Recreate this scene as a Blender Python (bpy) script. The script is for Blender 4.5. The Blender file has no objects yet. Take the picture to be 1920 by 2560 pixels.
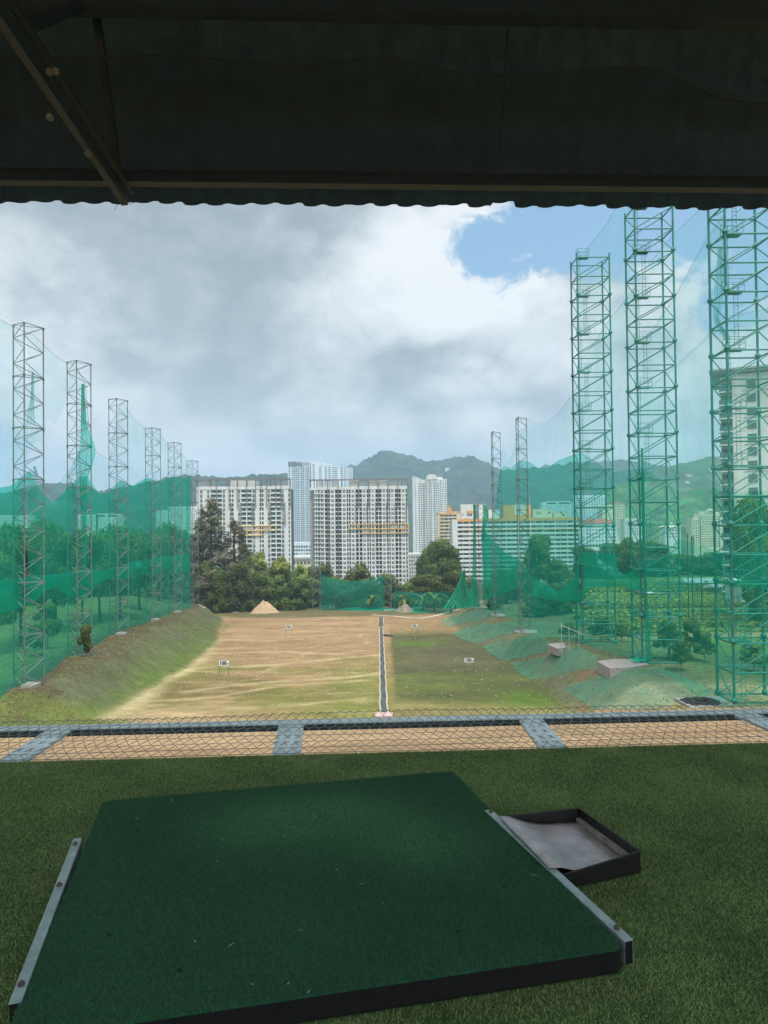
import bpy, bmesh, math, random
import numpy as np
from mathutils import Vector, Matrix, noise as mnoise
random.seed(7); rng = np.random.default_rng(11)
sc = bpy.context.scene
col = sc.collection
R = math.radians

# ------------------------------------------------------------------ camera
F = 1750.0; W0, H0 = 1920.0, 2560.0
PITCH, ROLL = R(1.05), R(0.63)
EYE = Vector((0, 0, 1.4))
CAM = Matrix.Rotation(R(90) + PITCH, 3, 'X') @ Matrix.Rotation(-ROLL, 3, 'Z')
cd = bpy.data.cameras.new('camera'); cam = bpy.data.objects.new('camera', cd); col.objects.link(cam)
cam.location = EYE; cam.rotation_euler = CAM.to_euler()
cd.sensor_fit = 'VERTICAL'; cd.sensor_height = 36.0; cd.lens = F / H0 * 36.0
cd.clip_start = 0.05; cd.clip_end = 9000
sc.camera = cam

def ray(px, py):
    return (CAM @ Vector(((px - W0 / 2) / F, -(py - H0 / 2) / F, -1.0))).normalized()
def P(px, py, D):                      # the point at forward distance D seen at a photo position
    d = ray(px, py); return EYE + d * (D / d.y)
def hit_z(px, py, z):
    d = ray(px, py); return EYE + d * ((z - EYE.z) / d.z)
def Z(px, py, D): return P(px, py, D).z
def X(px, py, D): return P(px, py, D).x
def px_of(v):
    l = CAM.transposed() @ (Vector(v) - EYE)
    return (W0 / 2 + F * l.x / -l.z, H0 / 2 - F * l.y / -l.z)

# ------------------------------------------------------------------ materials
def lin(c):
    out = []
    for v in c:
        v /= 255.0
        out.append(v / 12.92 if v <= 0.04045 else ((v + 0.055) / 1.055) ** 2.4)
    return tuple(out)
def c4(c): return (c[0], c[1], c[2], 1.0)

def newmat(name):
    m = bpy.data.materials.new(name); m.use_nodes = True
    nt = m.node_tree; nt.nodes.clear()
    return m, nt
def nd(nt, t, **kw):
    n = nt.nodes.new(t)
    for k, v in kw.items(): setattr(n, k, v)
    return n
def noise_tex(nt, scale, detail=5, rough=0.6, coord='pos', stretch=None):
    n = nd(nt, 'ShaderNodeTexNoise'); n.inputs['Scale'].default_value = scale
    n.inputs['Detail'].default_value = detail; n.inputs['Roughness'].default_value = rough
    if coord == 'pos':
        g = nd(nt, 'ShaderNodeNewGeometry'); src = g.outputs['Position']
    else:
        g = nd(nt, 'ShaderNodeTexCoord'); src = g.outputs['Object']
    if stretch:
        mp = nd(nt, 'ShaderNodeMapping'); mp.inputs['Scale'].default_value = stretch
        nt.links.new(src, mp.inputs['Vector']); src = mp.outputs['Vector']
    nt.links.new(src, n.inputs['Vector'])
    return n
def ramp(nt, src, a, b, ca=(0, 0, 0, 1), cb=(1, 1, 1, 1)):
    r = nd(nt, 'ShaderNodeValToRGB'); e = r.color_ramp.elements
    e[0].position = a; e[1].position = b; e[0].color = ca; e[1].color = cb
    nt.links.new(src, r.inputs['Fac']); return r
def mixc(nt, fac, a, b, mode='MIX'):
    m = nd(nt, 'ShaderNodeMix', data_type='RGBA', blend_type=mode)
    for sock, v in ((m.inputs[0], fac), (m.inputs[6], a), (m.inputs[7], b)):
        if isinstance(v, (int, float)): sock.default_value = v
        elif isinstance(v, tuple): sock.default_value = v if len(v) == 4 else c4(v)
        else: nt.links.new(v, sock)
    return m.outputs[2]
def mat(name, a, b=None, scale=3.0, rough=0.7, bump=0.0, bscale=None, metal=0.0, coord='pos', lo=0.35, hi=0.65,
        detail=5, spec=0.5, stretch=None, bdist=0.02):
    m, nt = newmat(name)
    out = nd(nt, 'ShaderNodeOutputMaterial'); p = nd(nt, 'ShaderNodeBsdfPrincipled')
    nt.links.new(p.outputs[0], out.inputs['Surface'])
    p.inputs['Roughness'].default_value = rough; p.inputs['Metallic'].default_value = metal
    p.inputs['Specular IOR Level'].default_value = spec
    if b is None: b = tuple(v * 0.72 for v in a)
    n = noise_tex(nt, scale, detail, 0.6, coord, stretch)
    r = ramp(nt, n.outputs['Fac'], lo, hi)
    nt.links.new(mixc(nt, r.outputs['Color'], c4(a), c4(b)), p.inputs['Base Color'])
    if bump:
        n2 = noise_tex(nt, bscale or scale * 4, 4, 0.6, coord, stretch)
        bp = nd(nt, 'ShaderNodeBump'); bp.inputs['Strength'].default_value = bump; bp.inputs['Distance'].default_value = bdist
        nt.links.new(n2.outputs['Fac'], bp.inputs['Height']); nt.links.new(bp.outputs['Normal'], p.inputs['Normal'])
    return m
def leaf_mat(name, dark, light, trans=0.3):
    m, nt = newmat(name)
    out = nd(nt, 'ShaderNodeOutputMaterial')
    at = nd(nt, 'ShaderNodeAttribute', attribute_name='tint'); oi = nd(nt, 'ShaderNodeObjectInfo')
    c = mixc(nt, at.outputs['Fac'], c4(dark), c4(light))
    hs = nd(nt, 'ShaderNodeHueSaturation')
    mr = nd(nt, 'ShaderNodeMapRange'); mr.inputs[3].default_value = 0.78; mr.inputs[4].default_value = 1.25
    nt.links.new(oi.outputs['Random'], mr.inputs[0]); nt.links.new(mr.outputs[0], hs.inputs['Value'])
    mr2 = nd(nt, 'ShaderNodeMapRange'); mr2.inputs[3].default_value = 0.475; mr2.inputs[4].default_value = 0.515
    nt.links.new(oi.outputs['Random'], mr2.inputs[0]); nt.links.new(mr2.outputs[0], hs.inputs['Hue'])
    nt.links.new(c, hs.inputs['Color'])
    d = nd(nt, 'ShaderNodeBsdfDiffuse'); t = nd(nt, 'ShaderNodeBsdfTranslucent'); mx = nd(nt, 'ShaderNodeMixShader')
    mx.inputs[0].default_value = trans
    nt.links.new(hs.outputs[0], d.inputs[0]); nt.links.new(hs.outputs[0], t.inputs[0])
    nt.links.new(d.outputs[0], mx.inputs[1]); nt.links.new(t.outputs[0], mx.inputs[2]); nt.links.new(mx.outputs[0], out.inputs[0])
    return m
NETC = lin((0, 196, 168))
def net_mat(name, dens, vary=0.25, scale=0.35, c=NETC, trans=0.3, tint=(.62, .93, .88)):
    # woven netting: part of each little patch is thread (diffuse + translucent), the rest is open
    m, nt = newmat(name)
    out = nd(nt, 'ShaderNodeOutputMaterial'); mx = nd(nt, 'ShaderNodeMixShader'); m2 = nd(nt, 'ShaderNodeMixShader')
    d = nd(nt, 'ShaderNodeBsdfDiffuse'); t = nd(nt, 'ShaderNodeBsdfTranslucent'); tr = nd(nt, 'ShaderNodeBsdfTransparent')
    n = noise_tex(nt, scale, 6, 0.62, stretch=(1, 1, 0.45))
    mr = nd(nt, 'ShaderNodeMapRange'); mr.inputs[1].default_value = 0.3; mr.inputs[2].default_value = 0.7
    mr.inputs[3].default_value = max(0.0, dens - vary * dens); mr.inputs[4].default_value = min(1.0, dens + vary * dens)
    nt.links.new(n.outputs['Fac'], mr.inputs[0])
    d.inputs[0].default_value = c4(c); t.inputs[0].default_value = c4(c); m2.inputs[0].default_value = trans
    nt.links.new(d.outputs[0], m2.inputs[1]); nt.links.new(t.outputs[0], m2.inputs[2])
    tr.inputs[0].default_value = c4(tint)                 # thin translucent green filament colours what is seen through it
    nt.links.new(mr.outputs[0], mx.inputs[0]); nt.links.new(tr.outputs[0], mx.inputs[1]); nt.links.new(m2.outputs[0], mx.inputs[2])
    nt.links.new(mx.outputs[0], out.inputs[0])
    return m

# ------------------------------------------------------------------ mesh collector and object helpers
class MB:
    def __init__(s): s.v = []; s.f = []; s.t = []
    def add(s, vs, fs):
        o = len(s.v); s.v += [tuple(v) for v in vs]; s.f += [tuple(i + o for i in f) for f in fs]; return s
    def box(s, a, b, M=None):
        x0, y0, z0 = a; x1, y1, z1 = b
        vs = [(x0, y0, z0), (x1, y0, z0), (x1, y1, z0), (x0, y1, z0), (x0, y0, z1), (x1, y0, z1), (x1, y1, z1), (x0, y1, z1)]
        if M is not None: vs = [M @ Vector(v) for v in vs]
        return s.add(vs, [(0, 3, 2, 1), (4, 5, 6, 7), (0, 1, 5, 4), (1, 2, 6, 5), (2, 3, 7, 6), (3, 0, 4, 7)])
    def tube(s, pts, rad, n=6, cap=True):
        pts = [Vector(p) for p in pts]; k = len(pts)
        rs = rad if isinstance(rad, (list, tuple)) else [rad] * k
        vs = []; ref = None
        for i, p in enumerate(pts):
            d = (pts[min(i + 1, k - 1)] - pts[max(i - 1, 0)])
            if d.length < 1e-9: d = Vector((0, 0, 1))
            d.normalize()
            if ref is None: ref = Vector((0, 0, 1)) if abs(d.z) < 0.9 else Vector((1, 0, 0))
            a = d.cross(ref).normalized(); b = d.cross(a).normalized(); ref = -b if False else ref
            for j in range(n):
                t = 2 * math.pi * j / n
                vs.append(p + (a * math.cos(t) + b * math.sin(t)) * rs[i])
        fs = [(i * n + j, i * n + (j + 1) % n, (i + 1) * n + (j + 1) % n, (i + 1) * n + j) for i in range(k - 1) for j in range(n)]
        if cap: fs += [tuple(range(n))[::-1], tuple((k - 1) * n + j for j in range(n))]
        return s.add(vs, fs)
    def bar(s, a, b, r, n=5): return s.tube([a, b], r, n)
    def flatbar(s, a, b, w, t, up=(0, 0, 1)):       # rectangular section bar
        a = Vector(a); b = Vector(b); d = (b - a).normalized(); u = Vector(up)
        sx = d.cross(u).normalized() * w / 2; sz = sx.cross(d).normalized() * t / 2
        vs = [a - sx - sz, a + sx - sz, a + sx + sz, a - sx + sz, b - sx - sz, b + sx - sz, b + sx + sz, b - sx + sz]
        return s.add(vs, [(0, 1, 2, 3), (7, 6, 5, 4), (0, 4, 5, 1), (1, 5, 6, 2), (2, 6, 7, 3), (3, 7, 4, 0)])
    def ball(s, c, r, nu=10, nv=6, sq=(1, 1, 1)):
        vs = [(c[0], c[1], c[2] - r * sq[2])]
        for i in range(1, nv):
            t = -math.pi / 2 + math.pi * i / nv
            for j in range(nu):
                a = 2 * math.pi * j / nu
                vs.append((c[0] + r * sq[0] * math.cos(t) * math.cos(a), c[1] + r * sq[1] * math.cos(t) * math.sin(a), c[2] + r * sq[2] * math.sin(t)))
        vs.append((c[0], c[1], c[2] + r * sq[2])); top = len(vs) - 1
        fs = [(0, 1 + (j + 1) % nu, 1 + j) for j in range(nu)]
        for i in range(nv - 2):
            for j in range(nu):
                fs.append((1 + i * nu + j, 1 + i * nu + (j + 1) % nu, 1 + (i + 1) * nu + (j + 1) % nu, 1 + (i + 1) * nu + j))
        fs += [(1 + (nv - 2) * nu + j, 1 + (nv - 2) * nu + (j + 1) % nu, top) for j in range(nu)]
        return s.add(vs, fs)
    def mesh(s, name, m, smooth=False):
        me = bpy.data.meshes.new(name); me.from_pydata(s.v, [], s.f)
        if m: me.materials.append(m)
        if smooth: me.polygons.foreach_set('use_smooth', [True] * len(me.polygons))
        me.update(); return me
    def build(s, name, m, parent=None, smooth=False, loc=None):
        return link(name, s.mesh(name, m, smooth), parent, loc)
def link(name, me, parent=None, loc=None):
    o = bpy.data.objects.new(name, me); col.objects.link(o)
    if parent is not None: o.parent = parent
    if loc is not None: o.location = loc
    return o
def tag(o, label=None, cat=None, group=None, kind=None):
    if label: o['label'] = label
    if cat: o['category'] = cat
    if group: o['group'] = group
    if kind: o['kind'] = kind
    return o
def thing(name, label, cat, loc=(0, 0, 0), group=None):
    o = bpy.data.objects.new(name, None); col.objects.link(o); o.location = loc; o.empty_display_size = 0.2
    return tag(o, label, cat, group)
def npmesh(name, verts, quads, m, tint=None, smooth=False):
    verts = np.asarray(verts, dtype=np.float32); quads = np.asarray(quads, dtype=np.int32)
    me = bpy.data.meshes.new(name); k = quads.shape[1]
    me.vertices.add(len(verts)); me.vertices.foreach_set('co', verts.ravel())
    me.loops.add(quads.size); me.loops.foreach_set('vertex_index', quads.ravel())
    me.polygons.add(len(quads)); me.polygons.foreach_set('loop_start', np.arange(len(quads), dtype=np.int32) * k)
    me.polygons.foreach_set('loop_total', np.full(len(quads), k, dtype=np.int32))
    if smooth: me.polygons.foreach_set('use_smooth', np.ones(len(quads), dtype=bool))
    if m: me.materials.append(m)
    me.update(calc_edges=True)
    if tint is not None:
        tint = np.asarray(tint, dtype=np.float32)
        if tint.ndim == 1:
            a = me.attributes.new('tint', 'FLOAT', 'POINT'); a.data.foreach_set('value', tint)
        else:
            a = me.attributes.new('tint', 'FLOAT_COLOR', 'POINT')
            a.data.foreach_set('color', np.c_[tint, np.ones(len(tint))].astype(np.float32).ravel())
    return me
def kids(o): return [c for c in bpy.data.objects if c.parent == o]
def tree_of(o): return (o, [tree_of(c) for c in kids(o)])
def copy_tree(t, parent=None):
    o, ch = t; c = o.copy(); col.objects.link(c); c.parent = parent
    for x in ch: copy_tree(x, c)
    return c
def sm(t): t = np.clip(t, 0, 1); return t * t * (3 - 2 * t)
def vnoise(x, y, s, seed=0):            # smooth value noise, vectorised
    x = np.asarray(x, float) / s + seed * 17.3; y = np.asarray(y, float) / s + seed * 5.7
    xi = np.floor(x); yi = np.floor(y); fx = sm(x - xi); fy = sm(y - yi)
    def h(a, b):
        v = np.sin(a * 127.1 + b * 311.7 + seed * 3.1) * 43758.5453; return v - np.floor(v)
    return (h(xi, yi) * (1 - fx) + h(xi + 1, yi) * fx) * (1 - fy) + (h(xi, yi + 1) * (1 - fx) + h(xi + 1, yi + 1) * fx) * fy
def fbm(x, y, s, seed=0, o=4):
    r = 0; a = 0.5; t = 0
    for i in range(o): r = r + a * vnoise(x, y, s / 2 ** i, seed + i); t += a; a *= 0.5
    return r / t
def text_mesh(body, size, depth, m, bold=0.0):
    cu = bpy.data.curves.new('lettering', 'FONT'); cu.body = body; cu.size = size; cu.extrude = depth; cu.offset = bold
    cu.align_x = 'CENTER'; cu.align_y = 'CENTER'
    o = bpy.data.objects.new('lettering', cu); col.objects.link(o)
    bpy.context.view_layer.update()
    me = bpy.data.meshes.new_from_object(o.evaluated_get(bpy.context.evaluated_depsgraph_get()))
    bpy.data.objects.remove(o); bpy.data.curves.remove(cu)
    me.materials.clear(); me.materials.append(m); return me

# ------------------------------------------------------------------ terrain
def XT_L(y): return np.interp(y, [60, 76, 110, 150, 200, 235], [-30, -30.5, -31, -35, -46, -60]) + 2.2 * (fbm(y, 0 * y, 16, 55) - .5)
def XC_L(y): return np.interp(y, [60, 78, 96, 119, 146, 164, 193, 230], [-37, -38, -40, -43, -46, -47.5, -51.0, -66]) + 3.4 * (fbm(y, 0 * y, 12, 51) - .5)
def terr(x, y):
    x = np.asarray(x, float); y = np.asarray(y, float)
    yc = np.clip(y, 0, 236)
    field = -(17.3 + .0445 * yc) + 0.25 * (fbm(x, y, 40, 3) - .5)
    zl = np.interp(y, [40, 60, 78, 96, 119, 146, 164, 193, 230, 260], [-17, -17.3, -17.5, -17.3, -18.4, -19.4, -20.4, -21.8, -24.5, -27.5])
    zl = zl + 1.3 * (fbm(y, 0 * y, 9, 53) - .5)
    xt = XT_L(y); xc = XC_L(y)
    t = sm((xt - x) / (xt - xc)); t2 = sm((xc - 3 - x) / 16)
    park = -18.0 + 0.6 * (fbm(x, y, 30, 5) - .5) - 4 * sm((y - 170) / 90)
    bump = 2.3 * (fbm(x, y, 12, 8) - .5) * np.sin(np.pi * np.clip(t * .85 + .05, 0, 1)) + 1.2 * (fbm(x, y, 7, 14) - .5) * sm((t - .6) * 3)
    zL = (field * (1 - t) + zl * t + bump) * (1 - t2) + park * t2
    zr = np.interp(y, [45, 64, 82, 97, 115, 131, 154, 175, 230, 260], [-16.8, -16.7, -16.5, -16.7, -18.8, -20.4, -20.2, -20.8, -25, -27.7])
    xt = np.interp(y, [60, 79, 98, 122, 146, 195, 235], [19, 19.5, 20, 19.5, 16, 16.5, 24])
    xc = np.interp(y, [45, 64, 82, 97, 131, 154, 175, 235], [30, 29, 27.3, 25.5, 24.6, 23.6, 22.5, 34])
    t = sm((x - xt) / (xc - xt)); t2 = sm((x - xc - 7) / 12)
    farm = -17.6 + 0.3 * (fbm(x, y, 25, 9) - .5) - 8 * sm((y - 230) / 60)
    bump = .9 * (fbm(x, y, 13, 21) - .5) * np.sin(np.pi * np.clip(t * .9, 0, 1))
    zR = (field * (1 - t) + zr * t + bump) * (1 - t2) + farm * t2
    z = np.where(x < -10, zL, zR)
    near = -(3.0 + (np.clip(y, -30, 80) - 5) * .255) + 0.035 * np.maximum(0, x) * sm((y - 20) / 40) + 0.3 * (fbm(x, y, 9, 31) - .5) * sm((y - 20) / 30)
    tn = sm((y - 64) / 12)
    z = near * (1 - tn) + z * tn
    tf = sm((y - 238) / 90); z = z * (1 - tf) - 41 * tf
    return z + EYE.z
def terr1(x, y): return float(terr(np.array([x]), np.array([y]))[0])
_ys = np.arange(20, 420, 0.25)
def hit_terr(px, py):
    d = ray(px, py); k = _ys / d.y
    xs = d.x * k; zs = EYE.z + d.z * k
    below = np.nonzero(zs < terr(xs, _ys))[0]
    if len(below) == 0: return None
    i = below[0]; return Vector((xs[i], _ys[i], zs[i]))

# ------------------------------------------------------------------ sky, sun, air
SUN_EL, SUN_AZ = R(66), R(158)                   # high, behind the viewer and a little to the right
world = bpy.data.worlds.new('World'); sc.world = world; world.use_nodes = True
nt = world.node_tree; nt.nodes.clear()
wo = nd(nt, 'ShaderNodeOutputWorld'); bg = nd(nt, 'ShaderNodeBackground'); nt.links.new(bg.outputs[0], wo.inputs[0])
WS = 0.1; bg.inputs['Strength'].default_value = WS
sky = nd(nt, 'ShaderNodeTexSky', sky_type='NISHITA'); sky.sun_disc = False
sky.sun_elevation = SUN_EL; sky.sun_rotation = SUN_AZ; sky.air_density = 1.0; sky.dust_density = 1.5; sky.ozone_density = 1.5
tc = nd(nt, 'ShaderNodeTexCoord'); D_ = tc.outputs['Generated']
def vm(op, a, b=None):
    n = nd(nt, 'ShaderNodeVectorMath', operation=op)
    for s, v in zip(n.inputs, (a, b)):
        if v is None: continue
        if isinstance(v, (tuple, Vector)): s.default_value = tuple(v)
        else: nt.links.new(v, s)
    return n
def mth(op, a, b=0.0, clamp=False):
    n = nd(nt, 'ShaderNodeMath', operation=op); n.use_clamp = clamp
    for s, v in zip(n.inputs, (a, b)):
        if isinstance(v, (int, float)): s.default_value = v
        else: nt.links.new(v, s)
    return n.outputs[0]
def blob(px, py, rin, rout, sx=1.0):             # soft patch of sky round one direction
    d = ray(px, py)
    df = vm('SUBTRACT', D_, tuple(d)).outputs[0]
    sc_ = vm('MULTIPLY', df, (1 / sx, 1.0, 1.0)).outputs[0]
    ln = vm('LENGTH', sc_).outputs['Value']
    mr = nd(nt, 'ShaderNodeMapRange', interpolation_type='SMOOTHSTEP')
    mr.inputs[1].default_value = rout; mr.inputs[2].default_value = rin
    mr.inputs[3].default_value = 0; mr.inputs[4].default_value = 1
    nt.links.new(ln, mr.inputs[0]); return mr.outputs[0]
def wnoise(scale, detail, rough, stretch, off=0.0, dist=0.0):
    mp = nd(nt, 'ShaderNodeMapping'); mp.inputs['Scale'].default_value = stretch; mp.inputs['Location'].default_value = (off, off * .7, off * .3)
    nt.links.new(D_, mp.inputs['Vector'])
    n = nd(nt, 'ShaderNodeTexNoise'); n.inputs['Scale'].default_value = scale; n.inputs['Detail'].default_value = detail
    n.inputs['Roughness'].default_value = rough; n.inputs['Distortion'].default_value = dist
    nt.links.new(mp.outputs[0], n.inputs['Vector']); return n.outputs['Fac']
nA = wnoise(4.2, 9, 0.56, (1, 1, 1.9), 3.1, 0.25)        # cloud masses
nB = wnoise(8.5, 12, 0.64, (1, 1, 1.5), 8.7, 0.5)        # puffs
nE = wnoise(26, 8, 0.62, (1, 1, 1.4), 5.2, 0.4)
nC = wnoise(5.0, 6, 0.5, (1, 1, 7.0), 1.3)               # flat streaks low down
blue = mth('MULTIPLY', blob(1310, 620, .02, .13, 1.35), .95)
blue = mth('MAXIMUM', blue, mth('MULTIPLY', blob(1570, 560, .05, .17, 1.2), .75))
blue = mth('MAXIMUM', blue, mth('MULTIPLY', blob(1830, 600, .05, .22, 1.0), .8))
blue = mth('MAXIMUM', blue, mth('MULTIPLY', blob(60, 1130, .06, .20, 1.6), .32))
blue = mth('SUBTRACT', blue, mth('MULTIPLY', blob(1480, 760, .03, .12, 1.5), .45))
blue = mth('SUBTRACT', blue, mth('MULTIPLY', blob(1840, 740, .03, .10, 1.5), .3))
brt = mth('MULTIPLY', blob(1080, 720, .02, .22, 1.1), .20)
brt = mth('ADD', brt, mth('MULTIPLY', blob(1020, 560, .01, .13, .9), .12))
brt = mth('ADD', brt, mth('MULTIPLY', blob(1400, 820, .04, .22, 1.4), .16))
brt = mth('ADD', brt, mth('MULTIPLY', blob(1750, 800, .05, .28, 1.0), .22))
brt = mth('ADD', brt, mth('MULTIPLY', blob(20, 690, .02, .14, 1.0), .34))
brt = mth('ADD', brt, mth('MULTIPLY', blob(180, 960, .02, .15, 1.3), .34))
brt = mth('ADD', brt, mth('MULTIPLY', blob(780, 1130, .02, .13, 4.0), .22))
brt = mth('SUBTRACT', brt, mth('MULTIPLY', blob(480, 640, .05, .32, 1.4), .10))
brt = mth('SUBTRACT', brt, mth('MULTIPLY', blob(620, 930, .03, .17, 2.2), .14))
brt = mth('SUBTRACT', brt, mth('MULTIPLY', blob(950, 950, .02, .10, 1.5), .14))
def billow(scale, detail, off, st):               # cauliflower lumps: inverted ridged noise
    mp = nd(nt, 'ShaderNodeMapping'); mp.inputs['Scale'].default_value = st; mp.inputs['Location'].default_value = (off, off * .6, off * .2)
    nt.links.new(wv4.outputs[0], mp.inputs['Vector'])
    n = nd(nt, 'ShaderNodeTexNoise', noise_type='RIDGED_MULTIFRACTAL'); n.inputs['Scale'].default_value = scale; n.inputs['Detail'].default_value = detail
    n.inputs['Roughness'].default_value = .5; n.inputs['Offset'].default_value = .9; n.inputs['Gain'].default_value = 1.6
    nt.links.new(mp.outputs[0], n.inputs['Vector'])
    mr = nd(nt, 'ShaderNodeMapRange'); mr.inputs[1].default_value = 1.6; mr.inputs[2].default_value = .2; nt.links.new(n.outputs['Fac'], mr.inputs[0]); return mr.outputs[0]
wv = nd(nt, 'ShaderNodeTexNoise'); wv.inputs['Scale'].default_value = 5.0; wv.inputs['Detail'].default_value = 4.0; nt.links.new(D_, wv.inputs['Vector'])
wv2 = vm('SUBTRACT', wv.outputs['Color'], (.5, .5, .5)); wv3 = vm('MULTIPLY', wv2.outputs[0], (.12, .12, .10)); wv4 = vm('ADD', D_, wv3.outputs[0])
nV = mth('SUBTRACT', billow(4.6, 7, 2.3, (1, 1, 1.5)), .5)
amp = mth('ADD', .50, mth('MULTIPLY', blob(1120, 720, .05, .30, 1.3), .45))
lum = mth('ADD', mth('MULTIPLY', mth('SUBTRACT', nA, .5), .55), mth('MULTIPLY', mth('SUBTRACT', nB, .5), 1.0))
lum = mth('ADD', lum, mth('MULTIPLY', mth('SUBTRACT', nE, .5), .5))
lum = mth('ADD', lum, mth('MULTIPLY', nV, amp))
lum = mth('ADD', lum, mth('ADD', brt, .36))
cr = nd(nt, 'ShaderNodeValToRGB'); nt.links.new(lum, cr.inputs[0])
EXPF = 2 ** 0.9                                   # the scene is exposed up by this much
def disp(c, k=1.0): return tuple(v * k / EXPF for v in lin(c))
e = cr.color_ramp.elements
e[0].position = 0.0; e[0].color = c4(disp((160, 171, 179)))
e[1].position = 1.0; e[1].color = c4(disp((250, 252, 253)))
for p, c in ((.26, (176, 186, 193)), (.46, (198, 206, 210)), (.66, (222, 227, 230)), (.84, (237, 241, 244))):
    q = e.new(p); q.color = c4(disp(c))
cov = mth('ADD', mth('MULTIPLY', mth('SUBTRACT', nA, .5), 1.5), mth('MULTIPLY', mth('ADD', mth('SUBTRACT', nB, .5), mth('MULTIPLY', mth('SUBTRACT', nE, .5), .8)), 1.5))
cov = mth('ADD', cov, mth('MULTIPLY', nV, .5))
cov = mth('SUBTRACT', mth('ADD', cov, .92), mth('MULTIPLY', blue, 1.72))
cvr = nd(nt, 'ShaderNodeMapRange', interpolation_type='SMOOTHSTEP'); cvr.inputs[1].default_value = -0.08; cvr.inputs[2].default_value = 0.32
nt.links.new(cov, cvr.inputs[0])
skyb = mixc(nt, 1.0, sky.outputs[0], (WS / EXPF * 1.4, WS / EXPF * 1.4, WS / EXPF * 1.4, 1), 'MULTIPLY')
skyb = mixc(nt, 0.62, skyb, c4(disp((156, 204, 242))))
colr = mixc(nt, cvr.outputs[0], skyb, cr.outputs[0])
sep = nd(nt, 'ShaderNodeSeparateXYZ'); nt.links.new(D_, sep.inputs[0])
hz = nd(nt, 'ShaderNodeMapRange', interpolation_type='SMOOTHSTEP'); hz.inputs[1].default_value = 0.27; hz.inputs[2].default_value = 0.06
nt.links.new(mth('ADD', sep.outputs[2], mth('MULTIPLY', mth('SUBTRACT', nC, .5), .16)), hz.inputs[0])
low = mixc(nt, ramp(nt, nC, .38, .66).outputs[0], c4(disp((188, 209, 217))), c4(disp((228, 236, 239))))
colr = mixc(nt, mth('MULTIPLY', hz.outputs[0], .42), colr, low)
# extra brightness added to the unseen sky round the sun, lifting the scene light
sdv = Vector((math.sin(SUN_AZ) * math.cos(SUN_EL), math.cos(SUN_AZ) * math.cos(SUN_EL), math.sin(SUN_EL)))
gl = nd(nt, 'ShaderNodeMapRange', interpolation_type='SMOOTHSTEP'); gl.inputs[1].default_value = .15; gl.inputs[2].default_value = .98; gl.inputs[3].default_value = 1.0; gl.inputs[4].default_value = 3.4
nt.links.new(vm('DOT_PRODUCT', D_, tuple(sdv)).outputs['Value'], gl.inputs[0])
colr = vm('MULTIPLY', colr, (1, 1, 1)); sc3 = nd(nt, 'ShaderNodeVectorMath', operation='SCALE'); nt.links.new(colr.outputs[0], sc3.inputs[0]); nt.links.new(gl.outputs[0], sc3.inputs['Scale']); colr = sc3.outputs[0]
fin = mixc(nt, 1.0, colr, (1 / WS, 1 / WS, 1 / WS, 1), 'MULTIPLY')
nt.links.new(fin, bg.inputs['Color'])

sl = bpy.data.lights.new('sun', 'SUN'); sl.energy = 1.75; sl.angle = R(11); sl.color = (1.0, 0.95, 0.87)
so = bpy.data.objects.new('sun', sl); col.objects.link(so)
sd = Vector((math.sin(SUN_AZ) * math.cos(SUN_EL), math.cos(SUN_AZ) * math.cos(SUN_EL), math.sin(SUN_EL)))
so.rotation_euler = sd.to_track_quat('Z', 'Y').to_euler()

# ------------------------------------------------------------------ ground sheet
def axis(parts):
    out = []
    for a, b, st in parts: out += list(np.arange(a, b, st))
    return np.array(out + [parts[-1][1]])
gx = axis([(-3200, -600, 200), (-600, -140, 20), (-140, -58, 2.5), (-58, 34, .7), (34, 130, 2.0), (130, 600, 20), (600, 3200, 200)])
gy = axis([(-60, 10, 10), (10, 56, 2.0), (56, 200, .8), (200, 262, 1.6), (262, 420, 8), (420, 1200, 60), (1200, 4200, 250)])
GX, GY = np.meshgrid(gx, gy); GZ = terr(GX, GY)
nx, ny = len(gx), len(gy)
idx = np.arange(nx * ny).reshape(ny, nx)
quads = np.stack([idx[:-1, :-1], idx[:-1, 1:], idx[1:, 1:], idx[1:, :-1]], -1).reshape(-1, 4)
x, y = GX.ravel(), GY.ravel()
A = lambda c: np.array(lin(c))[None, :]
def lerp(a, b, t): t = np.clip(t, 0, 1)[:, None]; return a * (1 - t) + b * t
tan, tan2, sand = A((176, 140, 102)), A((152, 120, 88)), A((206, 172, 128))
olive, green, bright, gray = A((134, 130, 68)), A((98, 108, 56)), A((104, 128, 48)), A((98, 98, 70))
C = np.repeat(tan, len(x), 0)
n1 = fbm(x, y, 22, 41); n2 = fbm(x * .35, y, 5, 42); n3 = fbm(x, y, 7, 43); n4 = fbm(x * .25, y, 2.2, 45)
# left half of the field: bare tan soil far off, greener towards the tees
g = sm((124 - y) / 38 + (n1 - .5) * 2.4 + (n2 - .5) * 1.3)
C = lerp(C, np.repeat(olive, len(x), 0), g * .95)
C = lerp(C, np.repeat(tan2, len(x), 0), sm((n3 - .5) * 4) * .55)
patch = np.exp(-((x + 24) / 9) ** 2 - ((y - 93) / 11) ** 2) + .8 * np.exp(-((x + 21) / 6) ** 2 - ((y - 76) / 4) ** 2)
C = lerp(C, np.repeat(A((140, 106, 76)), len(x), 0), np.clip(patch, 0, 1) * .6)
C = lerp(C, np.repeat(sand, len(x), 0), np.exp(-((x + 24) / 8) ** 2 - ((y - 78) / 4) ** 2) * .95)
C = lerp(C, np.repeat(A((134, 138, 66)), len(x), 0), np.exp(-((x + 4) / 4.5) ** 2) * sm((125 - y) / 25) * .7)
C = lerp(C, np.repeat(sand, len(x), 0), sm((n4 - .56) * 6) * .45 * (x < 0))
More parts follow.
